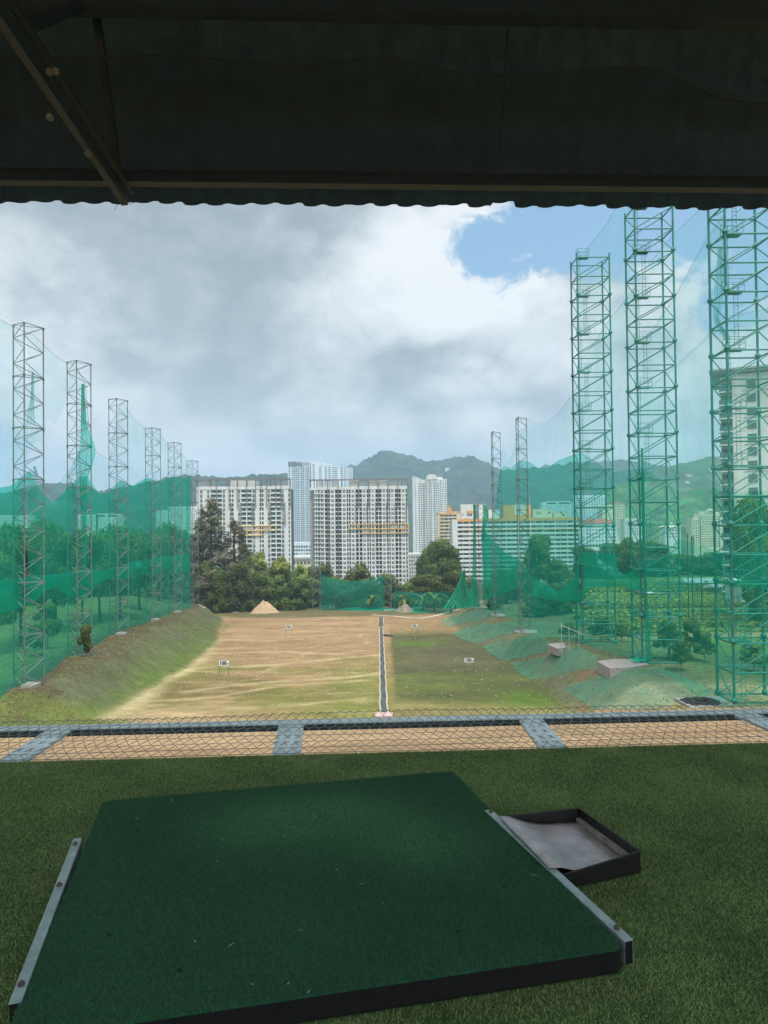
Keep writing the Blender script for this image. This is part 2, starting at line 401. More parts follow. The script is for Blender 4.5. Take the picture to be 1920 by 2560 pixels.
for x0, y0, x1, y1, w, a_ in ((-30, 108, -2, 122, .9, .7), (-26, 92, -1.5, 104, .8, .6), (-28, 86, -3, 99, .6, .5), (-24, 80, -3, 84, .7, .5), (-33, 128, -8, 126, .9, .55),
                       (-20, 100, -9, 160, .5, .35), (-18.6, 100, -7.6, 160, .5, .35), (-14, 170, 12, 152, .6, .35), (-4, 200, -6, 120, .5, .4), (-2.6, 200, -4.6, 130, .5, .35), (-30, 76, -31.5, 118, 1.6, .9), (-31.5, 118, -36, 150, 1.4, .6)):
    L = math.hypot(x1 - x0, y1 - y0); tt = np.clip(((x - x0) * (x1 - x0) + (y - y0) * (y1 - y0)) / L ** 2, 0, 1)
    dd = np.hypot(x - x0 - tt * (x1 - x0) - .5 * np.sin(tt * 9), y - y0 - tt * (y1 - y0) - 1.2 * np.sin(tt * 7 + x0))
    C = lerp(C, np.repeat(A((216, 192, 142)), len(x), 0), np.exp(-(dd / w) ** 2) * min(1, a_ * 1.2))
C = lerp(C, np.repeat(tan, len(x), 0), sm((y - 150) / 30) * .6 * (np.abs(x) < 60))
C = lerp(C, np.repeat(A((200, 162, 124)), len(x), 0), sm((y - 140) / 30) * sm((n2 - .42) * 5) * .55 * (np.abs(x) < 60))
# right half: thin grass over grey soil
rg = lerp(np.repeat(A((100, 98, 62)), len(x), 0), np.repeat(A((112, 116, 60)), len(x), 0), (n2 - .3) * 2.2)
rg = lerp(rg, np.repeat(A((112, 100, 76)), len(x), 0), sm((n1 - .45) * 5) * .6)
rg = lerp(rg, np.repeat(bright, len(x), 0), np.exp(-((y - 139) / 5) ** 2 - ((x - 6) / 5) ** 2) * .8 + np.exp(-((x - 16.5) / 3.5) ** 2 - ((y - 84) / 7) ** 2) * .9)
rg = lerp(rg, np.repeat(A((158, 142, 88)), len(x), 0), sm((84 - y) / 5 - (x - 10) * .06) * .75)
rg = lerp(rg, np.repeat(tan, len(x), 0), sm((y - 150) / 14 + (n1 - .5)) * .9)
right = sm((x - .6 + .5 * (n3 - .5)) * 1.6)
C = lerp(C, rg, right)
C = lerp(C, np.repeat(A((92, 96, 58)), len(x), 0), sm((y - 200) / 9 + (n1 - .5) * 2) * .75)
# banks
tL = sm((XT_L(y) + .8 * (n3 - .5) - x) / 1.6)
xcl = XC_L(y)
bl = lerp(np.repeat(A((112, 112, 82)), len(x), 0), np.repeat(bright, len(x), 0), sm((x - xcl - 2.5 + 3 * (n1 - .5)) / 4) * .40 * sm((n3 - .3) * 3))
bl = lerp(bl, np.repeat(A((114, 98, 76)), len(x), 0), sm((xcl + 3.0 - x) / 3 + (n3 - .5) * 2.5) * .85)
bl = lerp(bl, np.repeat(A((118, 134, 60)), len(x), 0), sm((74 - y) / 5) * .9)
bl = lerp(bl, np.repeat(A((112, 130, 58)), len(x), 0), np.exp(-((x - XT_L(y) + 1.6) / 1.8) ** 2) * sm((150 - y) / 30) * (.45 + .5 * n3))
pk = lerp(np.repeat(A((112, 128, 74)), len(x), 0), np.repeat(A((124, 118, 82)), len(x), 0), (n1 - .4) * 3)
bl = lerp(bl, pk, sm((xcl - 4 - x) / 3))
C = lerp(C, bl, tL * (x < -10))
xtr = np.interp(y, [60, 79, 98, 122, 146, 195, 235], [19, 19.5, 20, 19.5, 16, 16.5, 24])
tR = sm((x - xtr) / 2.0) * (x > 5)
br = lerp(np.repeat(A((128, 126, 96)), len(x), 0), np.repeat(A((146, 120, 84)), len(x), 0), sm((n3 - .52) * 6))
br = lerp(br, np.repeat(A((92, 112, 58)), len(x), 0), sm((n1 - .55) * 5) * .7)
fm = lerp(np.repeat(A((104, 132, 74)), len(x), 0), np.repeat(A((160, 142, 104)), len(x), 0), sm(np.sin(y / 3.4 + .02 * x) * 1.6 - .6) * .8)
fm = lerp(fm, np.repeat(A((84, 100, 62)), len(x), 0), sm((100 - y) / 12))
xcr = np.interp(y, [45, 64, 82, 97, 131, 154, 175, 235], [30, 29, 27.3, 25.5, 24.6, 23.6, 22.5, 34])
br = lerp(br, fm, sm((x - xcr - 9) / 6))
C = lerp(C, br, tR)
# the earth bank under the building
nb = lerp(np.repeat(A((176, 142, 106)), len(x), 0), np.repeat(A((194, 162, 124)), len(x), 0), (n3 - .3) * 2)
nb = lerp(nb, np.repeat(A((118, 122, 64)), len(x), 0), sm((-24 - x) / 6))
C = lerp(C, nb, sm((75.5 + .8 * (n3 - .5) - 0.06 * np.maximum(x - 10, 0) - y) / 1.2))
C = lerp(C, np.repeat(A((74, 86, 56)), len(x), 0), sm((y - 236) / 10))
n5 = fbm(x, y, 3.2, 61, 3); n6 = fbm(x * .6, y, 9, 66)
n7 = fbm(x, y, 1.6, 71, 2)
C = C * (.74 + .34 * n5 + .26 * (n6 - .3) + .14 * (n7 - .5))[:, None]
gm, nt = newmat('ground')
out = nd(nt, 'ShaderNodeOutputMaterial'); p = nd(nt, 'ShaderNodeBsdfPrincipled'); nt.links.new(p.outputs[0], out.inputs[0])
p.inputs['Roughness'].default_value = 0.95; p.inputs['Specular IOR Level'].default_value = 0.15
at = nd(nt, 'ShaderNodeAttribute', attribute_name='tint')
na = noise_tex(nt, 0.9, 8, 0.7, stretch=(.5, 1, 1)); nb_ = noise_tex(nt, 5.0, 4, 0.7)
c1 = mixc(nt, ramp(nt, na.outputs['Fac'], .3, .7, (.70, .70, .70, 1), (1.25, 1.22, 1.15, 1)).outputs[0], at.outputs['Color'], at.outputs['Color'])
mm = mixc(nt, 1.0, at.outputs['Color'], ramp(nt, na.outputs['Fac'], .3, .7, (.56, .58, .60, 1), (1.06, 1.06, 1.04, 1)).outputs[0], 'MULTIPLY')
mm = mixc(nt, 1.0, mm, ramp(nt, nb_.outputs['Fac'], .3, .7, (.66, .69, .72, 1), (1.05, 1.05, 1.04, 1)).outputs[0], 'MULTIPLY')
nt.links.new(mm, p.inputs['Base Color'])
bp = nd(nt, 'ShaderNodeBump'); bp.inputs['Strength'].default_value = .6; bp.inputs['Distance'].default_value = .25
nt.links.new(na.outputs['Fac'], bp.inputs['Height']); nt.links.new(bp.outputs[0], p.inputs['Normal'])
GCOL = 1.0
ground = link('ground', npmesh('ground', np.c_[x, y, GZ.ravel()], quads, gm, np.clip(C * GCOL, 0, .8), True)); tag(ground, kind='structure')

# ------------------------------------------------------------------ hills
def hill_mat(name, d, l):
    m, nt = newmat(name)
    out = nd(nt, 'ShaderNodeOutputMaterial'); p = nd(nt, 'ShaderNodeBsdfDiffuse'); nt.links.new(p.outputs[0], out.inputs[0])
    v = nd(nt, 'ShaderNodeTexVoronoi'); v.inputs['Scale'].default_value = 0.075
    g = nd(nt, 'ShaderNodeNewGeometry'); nt.links.new(g.outputs['Position'], v.inputs['Vector'])
    n = noise_tex(nt, 0.012, 6, .6)
    c = mixc(nt, ramp(nt, n.outputs[0], .35, .65).outputs[0], c4(d), c4(l))
    c = mixc(nt, .55, c, mixc(nt, 1.0, c, v.outputs['Color'], 'MULTIPLY'))
    nt.links.new(c, p.inputs[0])
    bp = nd(nt, 'ShaderNodeBump'); bp.inputs['Strength'].default_value = .9; bp.inputs['Distance'].default_value = 6
    bp.invert = True
    nt.links.new(v.outputs['Distance'], bp.inputs['Height']); nt.links.new(bp.outputs[0], p.inputs[1])
    return m
HM1 = hill_mat('far_forest', lin((36, 52, 38)), lin((64, 84, 54)))
HM2 = hill_mat('near_forest', lin((60, 84, 46)), lin((112, 136, 78)))
def hill(name, pts, D, depth, m, dx, dy, power=1.15, seed=0, amp=8, spur=.16):
    rx = np.array([X(a, b, D) for a, b in pts]); rz = np.array([Z(a, b, D) for a, b in pts])
    gx = np.arange(rx[0] - 30, rx[-1] + 30, dx); gy = np.concatenate([np.arange(D - depth, D + 60, dy), np.arange(D + 60, D + depth * .6, dy * 5)])
    GX, GY = np.meshgrid(gx, gy)
    ridge = np.interp(GX, rx, rz)
    ridge = sum(np.interp(GX + o, rx, rz) for o in (-25, 0, 25)) / 3
    t = np.clip((GY - (D - depth)) / depth, 0, 1); pr = t ** power
    back = np.clip((GY - D) / (depth * .6), 0, 1); pr = pr * (1 - back ** 1.5)
    base = -42.0
    sp = (fbm(GX, GY * .35, 260, seed + 2, 4) - .5) * 2 * spur * np.sin(np.pi * np.clip(t, 0, 1)) * (ridge - base)
    hgt = base + (ridge - base) * pr + sp
    v1 = vnoise(GX, GY, 17, seed); v2 = vnoise(GX, GY, 8, seed + 5)
    hgt = hgt + ((v1 - .5) * 1.0 + (v2 - .5) * .7) * amp * np.clip(t * 6, 0, 1)
    ny, nx = GX.shape; idx = np.arange(nx * ny).reshape(ny, nx)
    q = np.stack([idx[:-1, :-1], idx[:-1, 1:], idx[1:, 1:], idx[1:, :-1]], -1).reshape(-1, 4)
    o = link(name, npmesh(name, np.c_[GX.ravel(), GY.ravel(), hgt.ravel()], q, m, None, True)); tag(o, kind='structure'); HILLS.append(o)
    return o
HILLS = []
hill('hills', [(560, 1330), (640, 1290), (720, 1225), (800, 1195), (850, 1176), (880, 1166), (910, 1155), (935, 1137), (955, 1127), (978, 1125), (1005, 1135), (1030, 1142), (1060, 1158), (1090, 1154), (1130, 1146), (1165, 1138),
     (1190, 1142), (1215, 1160), (1250, 1174), (1290, 1178), (1330, 1172), (1370, 1166), (1420, 1162), (1480, 1156), (1560, 1152), (1640, 1160), (1720, 1185), (1800, 1220)], 2500, 900, HM1, 6, 9, seed=3, amp=17)
hill('hills', [(-500, 1200), (-300, 1230), (-100, 1242), (0, 1236), (60, 1226), (110, 1208), (150, 1203), (190, 1212), (230, 1228), (270, 1229), (330, 1216), (400, 1199), (440, 1191), (480, 1189), (540, 1197), (600, 1194), (650, 1188), (700, 1184), (760, 1196), (840, 1230), (940, 1300)],
     1750, 650, HM1, 5, 8, seed=11, amp=13)
hill('hills', [(1330, 1310), (1440, 1270), (1540, 1215), (1620, 1185), (1680, 1162), (1720, 1152), (1780, 1141), (1830, 1139), (1920, 1128), (2050, 1118), (2250, 1130), (2500, 1180)], 1500, 560, HM2, 5, 7, seed=17, amp=12, spur=.22)

# ------------------------------------------------------------------ city buildings
WHITE = mat('white_render', lin((220, 220, 214)), lin((190, 188, 182)), .35, .85, hi=.75, stretch=(1, 1, .12))
CREAM = mat('cream_render', lin((226, 212, 178)), lin((206, 192, 160)), .12, .85)
GREYW = mat('grey_render', lin((168, 166, 160)), lin((150, 148, 143)), .15, .85)
FIN = mat('brown_grey_fin', lin((128, 120, 112)), lin((112, 104, 98)), .2, .8)
DARK = mat('recess_wall', lin((88, 84, 80)), lin((62, 62, 62)), .35, .8)  # dark grey stands for shade in the recessed bays; also colours window frames
YELLOW = mat('pale_orange_paint', lin((232, 196, 128)), lin((222, 182, 116)), .2, .8)
ORANGE = mat('orange_paint', lin((228, 164, 84)), lin((212, 150, 80)), .2, .8)
BLUEW = mat('blue_white_render', lin((214, 224, 228)), lin((198, 210, 216)), .1, .8)
REDR = mat('red_roof', lin((176, 92, 78)), lin((150, 78, 66)), .4, .8)
PALEROOF = mat('pale_roof', lin((206, 196, 180)), lin((190, 180, 166)), .4, .8)
GLASS = mat('window_glass', lin((58, 66, 70)), lin((104, 116, 120)), .45, .22, lo=.40, hi=.62, spec=.6)
GLASSB = mat('blue_window_glass', lin((112, 136, 150)), lin((84, 108, 124)), .4, .22)
GLASSG = mat('green_window_glass', lin((66, 92, 92)), lin((92, 116, 112)), .4, .22)
GLASSD = mat('dark_glass', lin((44, 50, 54)), lin((70, 78, 80)), .5, .25)
SIGNM = mat('sign_letters', lin((70, 84, 92)), None, 1, .6)

CURT = mat('curtained_glass', lin((170, 172, 168)), lin((120, 124, 124)), .6, .4)
wrng = random.Random(12)
_cubes = {}
def ucube(m, key):
    if (m.name, key) not in _cubes:
        _cubes[(m.name, key)] = MB().box((-.5, -.5, -.5), (.5, .5, .5)).mesh(key, m)
    return _cubes[(m.name, key)]
class Bldg:
    def __init__(s, name, label, cat, pxl, pxr, pytop, D, group=None, zbase=-46):
        s.D = D; s.cx = (pxl + pxr) / 2; s.cy = (pytop + 1400) / 2
        s.root = thing(name, label, cat, (X(s.cx, 1312, D), D, zbase), group); s.o = -Vector(s.root.location)
        s.cnt = {}
    def x(s, px): return X(px, s.cy, s.D)
    def z(s, py): return Z(s.cx, py, s.D)
    def bb(s, mb, x0, y0, x1, y1, front=0.0, depth=14.0):
        z1 = s.z(y0); z0 = s.z(y1) if y1 < 1900 else -46.0
        return mb.box((s.x(x0), s.D - front, z0), (s.x(x1), s.D + depth, z1))
    def part(s, name, m, rects, front=0.0, depth=14.0, each=False):
        if each:
            for r in rects: s.part(name, m, [r], front, depth)
            return
        mb = MB()
        for r in rects: s.bb(mb, *r, front=front, depth=depth)
        return mb.build(name, m, s.root, loc=s.o)
    def windows(s, rects, m, name='window', front=.05, depth=.4, cap=100):
        rest = MB()
        cube = ucube(m, name)
        for r in rects:
            if s.cnt.get(name, 0) < cap:
                o = link(name, cube if wrng.random() > .2 or m is GLASSG else ucube(CURT, name), s.root)
                x0, x1 = s.x(r[0]), s.x(r[2]); z1, z0 = s.z(r[1]), s.z(r[3])
                o.location = Vector(((x0 + x1) / 2, s.D - front + depth / 2, (z0 + z1) / 2)) + s.o
                o.scale = (x1 - x0, depth, z1 - z0); s.cnt[name] = s.cnt.get(name, 0) + 1
            else: s.bb(rest, *r, front=front, depth=depth - front)
        if rest.v:
            o = rest.build(name, m, s.root, loc=s.o); o['kind'] = 'stuff'

def zm(z, ox, oy):                               # pixel measured in an enlarged crop -> photo pixel
    return lambda a, b, c, d: (ox + a / z, oy + b / z, ox + c / z, oy + d / z)

# --- left pale apartment block
b = Bldg('apartment_block', 'pale grey apartment block with louvred rooftop frame, half hidden behind the tall dark casuarinas', 'building', 492, 727, 1197, 460)
q = zm(6.144, 470, 1180); T = 1435
fl = [272 + 70.3 * i for i in range(18)]
solid = [(135, 265, 190), (225, 265, 298), (330, 265, 350), (430, 265, 447), (522, 265, 540), (570, 265, 640), (662, 265, 676), (702, 265, 772), (806, 265, 822), (893, 265, 908), (980, 265, 996), (1032, 265, 1100), (1122, 265, 1136), (1162, 265, 1226), (1262, 265, 1273), (1343, 265, 1358), (1428, 265, 1440), (1477, 265, 1543), (1562, 265, 1582)]
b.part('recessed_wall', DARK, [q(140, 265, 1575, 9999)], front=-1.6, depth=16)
b.part('wall', WHITE, [q(a, t, c, 9999) for a, t, c in solid] + [q(190, 265, 1545, 274)], front=0, depth=1.6)
b.part('floor_band', WHITE, [q(136, f + 46, 1580, f + 68) for f in fl], front=-.05, depth=1.6)
small = [(190, 225), (298, 330), (540, 570), (772, 806), (996, 1032), (1226, 1262), (1440, 1477)]
b.part('infill_wall', WHITE, [q(a, 274, c, 9999) for a, c in small], front=-.3, depth=1.5)
b.windows([q(a + 3, f + 6, c - 3, f + 44) for f in fl for a, c in small[3:]], GLASS, front=.32, depth=.3, cap=56)
b.windows([q(a + 3, f + 6, c - 3, f + 44) for f in fl for a, c in small[:3]], GLASS, front=.32, depth=.3, cap=56)
bal = [(350, 430), (447, 522), (822, 893), (908, 980), (1273, 1343), (1358, 1428)]
b.windows([q(a + 2, f + 28, c - 2, f + 46) for f in fl for a, c in bal[::-1]], GLASSG, 'balcony_railing', front=-.1, depth=.05)
b.windows([q(a + 6 + k * 22, f + 4, a + 22 + k * 22, f + 44) for f in fl for a, c in bal[::-1] for k in range(3)], GLASSD, 'balcony_door', front=-1.5, depth=.2)
b.part('facade_fin', FIN, [q(a - 6, 110, a + 6, e_) for a, e_ in ((440, 560), (635, 555), (760, 555), (902, 540), (1043, 555), (1127, 560), (1212, 555), (1352, 560), (1434, 555), (1574, 540))]
       + [q(a - 6, 470, a + 6, 832) for a in (674, 816, 990, 1270, 1490)], front=.5, depth=-.06)
b.part('parapet', WHITE, [q(135, 218, 1582, 266)], front=.15, depth=1)
b.part('roof_pergola', FIN, [q(132, 104, 1582, 124)] + [q(a, 124, a + 10, 220) for a in (135, 335, 430, 600, 632, 755, 898, 1040, 1125, 1210, 1262, 1345, 1430, 1570)], front=.4, depth=1.2)
b.part('roof_louvre', GREYW, [q(a, 138 + 14 * k, c, 144 + 14 * k) for a, c in ((140, 335), (380, 430), (1360, 1430), (1440, 1568)) for k in range(6)], front=0, depth=.4, each=True)
b.part('penthouse', WHITE, [q(640, 124, 752, 222), q(765, 126, 895, 222), q(908, 126, 1035, 222)], front=-3, depth=12)
b.part('construction_frame', YELLOW, [q(690, 824, 1357, 834), q(690, 896, 1357, 908), q(725, 968, 1135, 980)] + [q(a, 828, a + 11, 905) for a in (708, 722, 816, 902, 988, 1080, 1124, 1160, 1262, 1346)] + [q(a, 905, a + 11, 972) for a in (722, 816, 902, 988, 1080, 1124)], front=.9, depth=.5)
b.part('concrete_infill', GREYW, [q(830, 836, 985, 894), q(735, 836, 812, 894), q(1185, 836, 1258, 894)], front=.5, depth=-.1, each=True)

# --- central apartment block
b = Bldg('apartment_block', 'broad cream-white apartment block with ribbed dark bays and an orange framed band, mid skyline', 'building', 774, 1020, 1199, 480)
q = zm(5.925, 760, 1180)
fl = [262 + 66.2 * i for i in range(21)]
win = [(247, 295), (400, 447), (573, 620), (706, 750), (873, 917), (1001, 1045), (1165, 1210), (1291, 1335), (1451, 1496)]
pier = [(158, 176), (190, 206), (236, 312), (388, 464), (558, 634), (656, 667), (692, 767), (806, 821), (861, 934), (956, 967), (987, 1062), (1101, 1111), (1151, 1227), (1251, 1261), (1279, 1351), (1391, 1402), (1438, 1510), (1530, 1542)]
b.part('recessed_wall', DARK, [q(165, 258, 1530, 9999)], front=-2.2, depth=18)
b.part('wall', WHITE, [q(a, 258, c, 9999) for a, c in pier], front=0, depth=2.2)
b.part('side_wall', GREYW, [q(82, 262, 158, 9999)], front=-3, depth=18)  # grey puts the shade on this side of the block into its colour
b.part('floor_band', WHITE, [q(158, f + 50, 1540, f + 64) for f in fl] + [q(145, f + 50, 312, f + 64) for f in fl], front=-.04, depth=1.6)
b.part('curved_balcony', WHITE, [q(148, f + 48, 300, f + 62) for f in fl], front=.8, depth=1.0)
b.windows([q(a + 4, f + 8, c - 4, f + 44) for f in fl for a, c in win[4:]], GLASS, front=.06, depth=.3, cap=62)
b.windows([q(a + 4, f + 8, c - 4, f + 44) for f in fl for a, c in win[:4]], GLASS, front=.06, depth=.3, cap=62)
b.part('window_mullion', WHITE, [q(a + 4 + 12 * k, f + 8, a + 6 + 12 * k, f + 44) for f in fl for a, c in win for k in (1, 2)], front=.12, depth=-.02)
b.part('corner_glazing', GLASSG, [q(206, f + 4, 236, f + 48) for f in fl], front=-.4, depth=1.0)
b.part('facade_fin', FIN, [q(a, 118, a + 13, e_) for a, e_ in ((351, 9999), (506, 9999), (806, 520), (953, 520), (1100, 520), (1243, 520), (1390, 520), (1535, 520))] + [q(a, 448, a + 12, 768) for a in (766, 928, 1058, 1220, 1346, 1508)], front=.6, depth=-.06)
b.part('parapet', WHITE, [q(150, 212, 1540, 259), q(85, 224, 150, 262)], front=.2, depth=1.2)
b.part('roof_pergola', FIN, [q(84, 104, 1540, 122)] + [q(a, 120, a + 9, 216) for a in (90, 150, 190, 270, 350, 430, 506, 560, 680, 808, 955, 1100, 1243, 1390, 1450, 1530)], front=.5, depth=1.3)
b.part('roof_louvre', GREYW, [q(a, 136 + 14 * k, c, 142 + 14 * k) for a, c in ((190, 348), (370, 500), (830, 945), (1262, 1385), (1405, 1530)) for k in range(6)], front=0, depth=.4, each=True)
b.part('penthouse', WHITE, [q(690, 122, 800, 216), q(968, 126, 1098, 216), q(1115, 124, 1240, 216)], front=-2, depth=10)
b.part('construction_frame', YELLOW, [q(668, 768, 1556, 778), q(668, 838, 1556, 850), q(828, 902, 1556, 914)] + [q(a, 772, a + 10, 906) for a in (956, 1103, 1248, 1392, 1504, 1543)] + [q(a, 772, a + 10, 845) for a in (668, 790, 812)], front=1.0, depth=.4)
b.part('concrete_infill', GREYW, [q(1420, 780, 1500, 836), q(880, 855, 950, 900), q(1290, 784, 1385, 836)], front=.45, depth=-.1, each=True)

# --- tall tower with rooftop lettering
b = Bldg('lettered_tower', 'tall pale blue-white tower with dark rooftop lettering behind the two apartment blocks', 'building', 720, 881, 1154, 1060)
q = zm(9.217, 710, 1140)
b.part('wall', BLUEW, [q(95, 150, 612, 2010)], depth=30)
b.part('sign_panel', GREYW, [q(112, 140, 600, 212)], front=.3, depth=1)
b.part('round_stair_core', BLUEW, [q(632, 122, 812, 9999)], front=1.5, depth=14)
b.part('side_wing', BLUEW, [q(812, 220, 872, 9999), q(870, 160, 965, 9999), q(960, 190, 1095, 9999), q(1090, 225, 1240, 9999), q(1245, 262, 1340, 9999), q(1335, 275, 1460, 9999), q(1455, 270, 1582, 9999)], front=0, depth=20)
fl = [238 + 48.2 * i for i in range(37)]
b.windows([q(a, f, c, f + 28) for f in fl for a, c in ((112, 148), (385, 425), (434, 474))], GLASSB, front=.1, cap=48)
b.windows([q(a, f, c, f + 26) for f in fl for a, c in ((190, 226), (236, 272), (282, 318), (326, 362), (500, 524), (532, 556), (564, 590))], GLASSB, front=.1, cap=48)
b.windows([q(670, 185 + 48 * i, 720, 212 + 48 * i) for i in range(8)], GLASSB, front=1.6, cap=56)
b.windows([q(a, 236 + 46 * i + (a - 800) * .05, a + 22, 262 + 46 * i + (a - 800) * .05) for i in range(10) for a in (815, 845, 950, 975, 1030, 1056, 1125, 1150, 1180, 1205, 1315, 1345, 1390, 1420, 1480, 1520, 1550)], GLASSB, front=.1, cap=96)
b.part('floor_line', GREYW, [q(175, f + 38, 600, f + 41) for f in fl], front=.25, depth=-.05)
me = text_mesh('IDEAL', 9.4, .25, SIGNM, .08)
t = link('rooftop_lettering', me, b.root); t.rotation_euler = (R(90), 0, 0)
t.location = Vector((b.x(710 + 268 / 9.217), 1060 - .7, b.z(1140 + 178 / 9.217))) + b.o; t.scale = (.87, 1, 1)
b.part('rooftop_emblem', SIGNM, [q(122, 160, 130, 204), q(130, 195, 148, 204), q(136, 158, 150, 164)], front=.8, depth=-.3)
# podium and low blocks between the two apartment blocks
b = Bldg('podium_building', 'low white building with dark window rows seen in the gap below the lettered tower', 'building', 725, 778, 1357, 900)
b.part('wall', BLUEW, [(722, 1356, 782, 9999)], depth=20)
b.windows([(728 + 6.2 * i, 1364 + 9 * j, 732.5 + 6.2 * i, 1369 + 9 * j) for j in range(3) for i in range(8)], GLASSD, front=.1)
b.part('terrace', WHITE, [(722, 1391, 782, 1395)], front=4, depth=0)
b = Bldg('shop_row', 'low cream building with dark openings just above the trees between the apartment blocks', 'building', 725, 778, 1398, 620)
b.part('wall', CREAM, [(720, 1398, 782, 9999)], depth=14)
b.windows([(724 + 9 * i, 1404 + 14 * j, 729 + 9 * i, 1411 + 14 * j) for j in range(3) for i in range(6)], GLASSD, front=.1)
b.part('roof', GREYW, [(718, 1394, 784, 1399)], front=1, depth=14)

# --- white slender tower
b = Bldg('slender_tower', 'slender white tower with two grey vertical stripes and a curved roof crown against the hill', 'building', 1032, 1118, 1186, 950)
q = zm(9.217, 1020, 1170)
b.part('wall', WHITE, [q(118, 322, 690, 9999), q(690, 262, 905, 9999), q(400, 268, 560, 330), q(560, 268, 692, 330)], depth=24)
b.part('grey_stripe', GREYW, [q(408, 275, 445, 9999), q(490, 275, 525, 9999)], front=.4, depth=-.05)
b.part('parapet', WHITE, [q(118, 195, 205, 322), q(205, 215, 240, 322), q(240, 235, 280, 322), q(280, 250, 330, 322), q(330, 268, 410, 322)], front=.1, depth=8)
cr_ = MB(); pr = [(450, 268), (450, 185), (475, 150), (630, 146), (655, 175), (690, 262)]
vs = []
for yy in (950, 966):
    for a, c in pr: vs.append((b.x(1020 + a / 9.217), yy - 1, b.z(1170 + c / 9.217)))
n_ = len(pr); cr_.add(vs, [tuple(range(n_)), tuple(range(2 * n_ - 1, n_ - 1, -1))] + [(i, i + n_, (i + 1) % n_ + n_, (i + 1) % n_) for i in range(n_)])
cr_.build('roof_crown', WHITE, b.root, loc=b.o)
b.part('roof_house', WHITE, [q(695, 205, 815, 262)], front=-3, depth=10)
fl = [352 + 51.8 * i for i in range(31)]
b.windows([q(a, f, c, f + 28) for f in fl for a, c in ((595, 640), (655, 682), (700, 730))], GLASSG, front=.1, cap=50)
b.windows([q(a, f, c, f + 24) for f in fl for a, c in ((172, 192), (460, 480), (530, 558))], GLASSD, front=.1, cap=70)
b.windows([q(a, f, c, f + 32) for f in fl for a, c in ((250, 278), (300, 326), (340, 395))], GLASSG, front=.1, cap=90)
b.windows([q(a, 288 + 50 * i, c, 312 + 50 * i) for i in range(22) for a, c in ((745, 778), (790, 804), (826, 842), (866, 884))], GLASSD, front=.1, cap=100)
b.part('roof_emblem', GREYW, [q(150, 215, 190, 222), q(150, 232, 190, 239), q(166, 215, 174, 245)], front=.5, depth=-.1)

# --- cream and orange block
b = Bldg('balcony_block', 'cream block with an orange parapet and pointed orange stair tower beside the slender white tower', 'building', 1093, 1150, 1265, 600)
q = zm(9.217, 1020, 1170)
b.part('wall', CREAM, [q(690, 1040, 1300, 9999)], depth=14)
b.part('orange_parapet', ORANGE, [q(690, 1030, 920, 1062), q(1010, 1000, 1300, 1035)], front=.4, depth=14)
b.part('stair_tower', ORANGE, [q(918, 920, 1012, 1040), q(945, 865, 975, 920)], front=.6, depth=6)
b.windows([q(a, 1075 + 80 * j, a + 40, 1115 + 80 * j) for j in range(8) for a in (745, 790, 845, 885, 940, 985, 1040, 1085)], GLASSD, front=.05)
b.part('awning', CREAM, [q(a, 1066 + 80 * j, a + 96, 1074 + 80 * j) for j in range(8) for a in (740, 838, 934, 1032)], front=1.2, depth=-.02)
b.part('column', CREAM, [q(a, 1060, a + 8, 9999) for a in (736, 832, 928, 1024)], front=.9, depth=-.02)

# --- long white slab behind the right nets
b = Bldg('slab_block', 'long white slab block with balcony bands and an orange roof edge behind the green nets', 'building', 1131, 1452, 1297, 470)
q = zm(4.1475, 1080, 1230)
b.part('recessed_wall', GREYW, [q(262, 300, 1540, 9999)], front=-1.8, depth=14)
b.part('end_wall', WHITE, [q(212, 278, 266, 9999), q(1530, 296, 1545, 9999)], front=.1, depth=14)
fl = [304 + 46.4 * i for i in range(13)]
b.part('balcony_band', WHITE, [q(262, f + 20, 1540, f + 44) for f in fl], front=0, depth=.4)
b.windows([q(268 + 63.5 * k, f - 1, 318 + 63.5 * k, f + 19) for f in fl for k in range(20)], GLASSD, front=-1.5, depth=.6)
b.part('orange_fascia', ORANGE, [q(266, 274, 1180, 300), q(1180, 270, 1540, 298), q(300, 386, 1450, 392)], front=.25, depth=.2)
b.part('party_fin', WHITE, [q(262 + 127 * k, 300, 268 + 127 * k, 9999) for k in range(11)], front=-.1, depth=1.7)
b.part('roof_house', WHITE, [q(310, 120, 445, 270), q(500, 120, 570, 272), q(600, 180, 715, 272), q(870, 128, 985, 240)], front=-4, depth=9)
b.part('orange_roof_house', ORANGE, [q(755, 132, 870, 240), q(985, 132, 1040, 240), q(370, 186, 440, 215), q(755, 238, 1040, 276)], front=-3.8, depth=9)
b.part('pale_roof_house', CREAM, [q(1060, 178, 1208, 270), q(1208, 190, 1262, 264), q(1285, 222, 1420, 268), q(1345, 196, 1392, 222)], front=-4, depth=9)
b.windows([q(a, c, a + 20, c + 22) for a, c in ((318, 215), (378, 220), (405, 222), (1100, 205), (1125, 205), (1225, 205), (1352, 205), (1372, 232))], GLASSD, front=-3.9, depth=.4, cap=108)

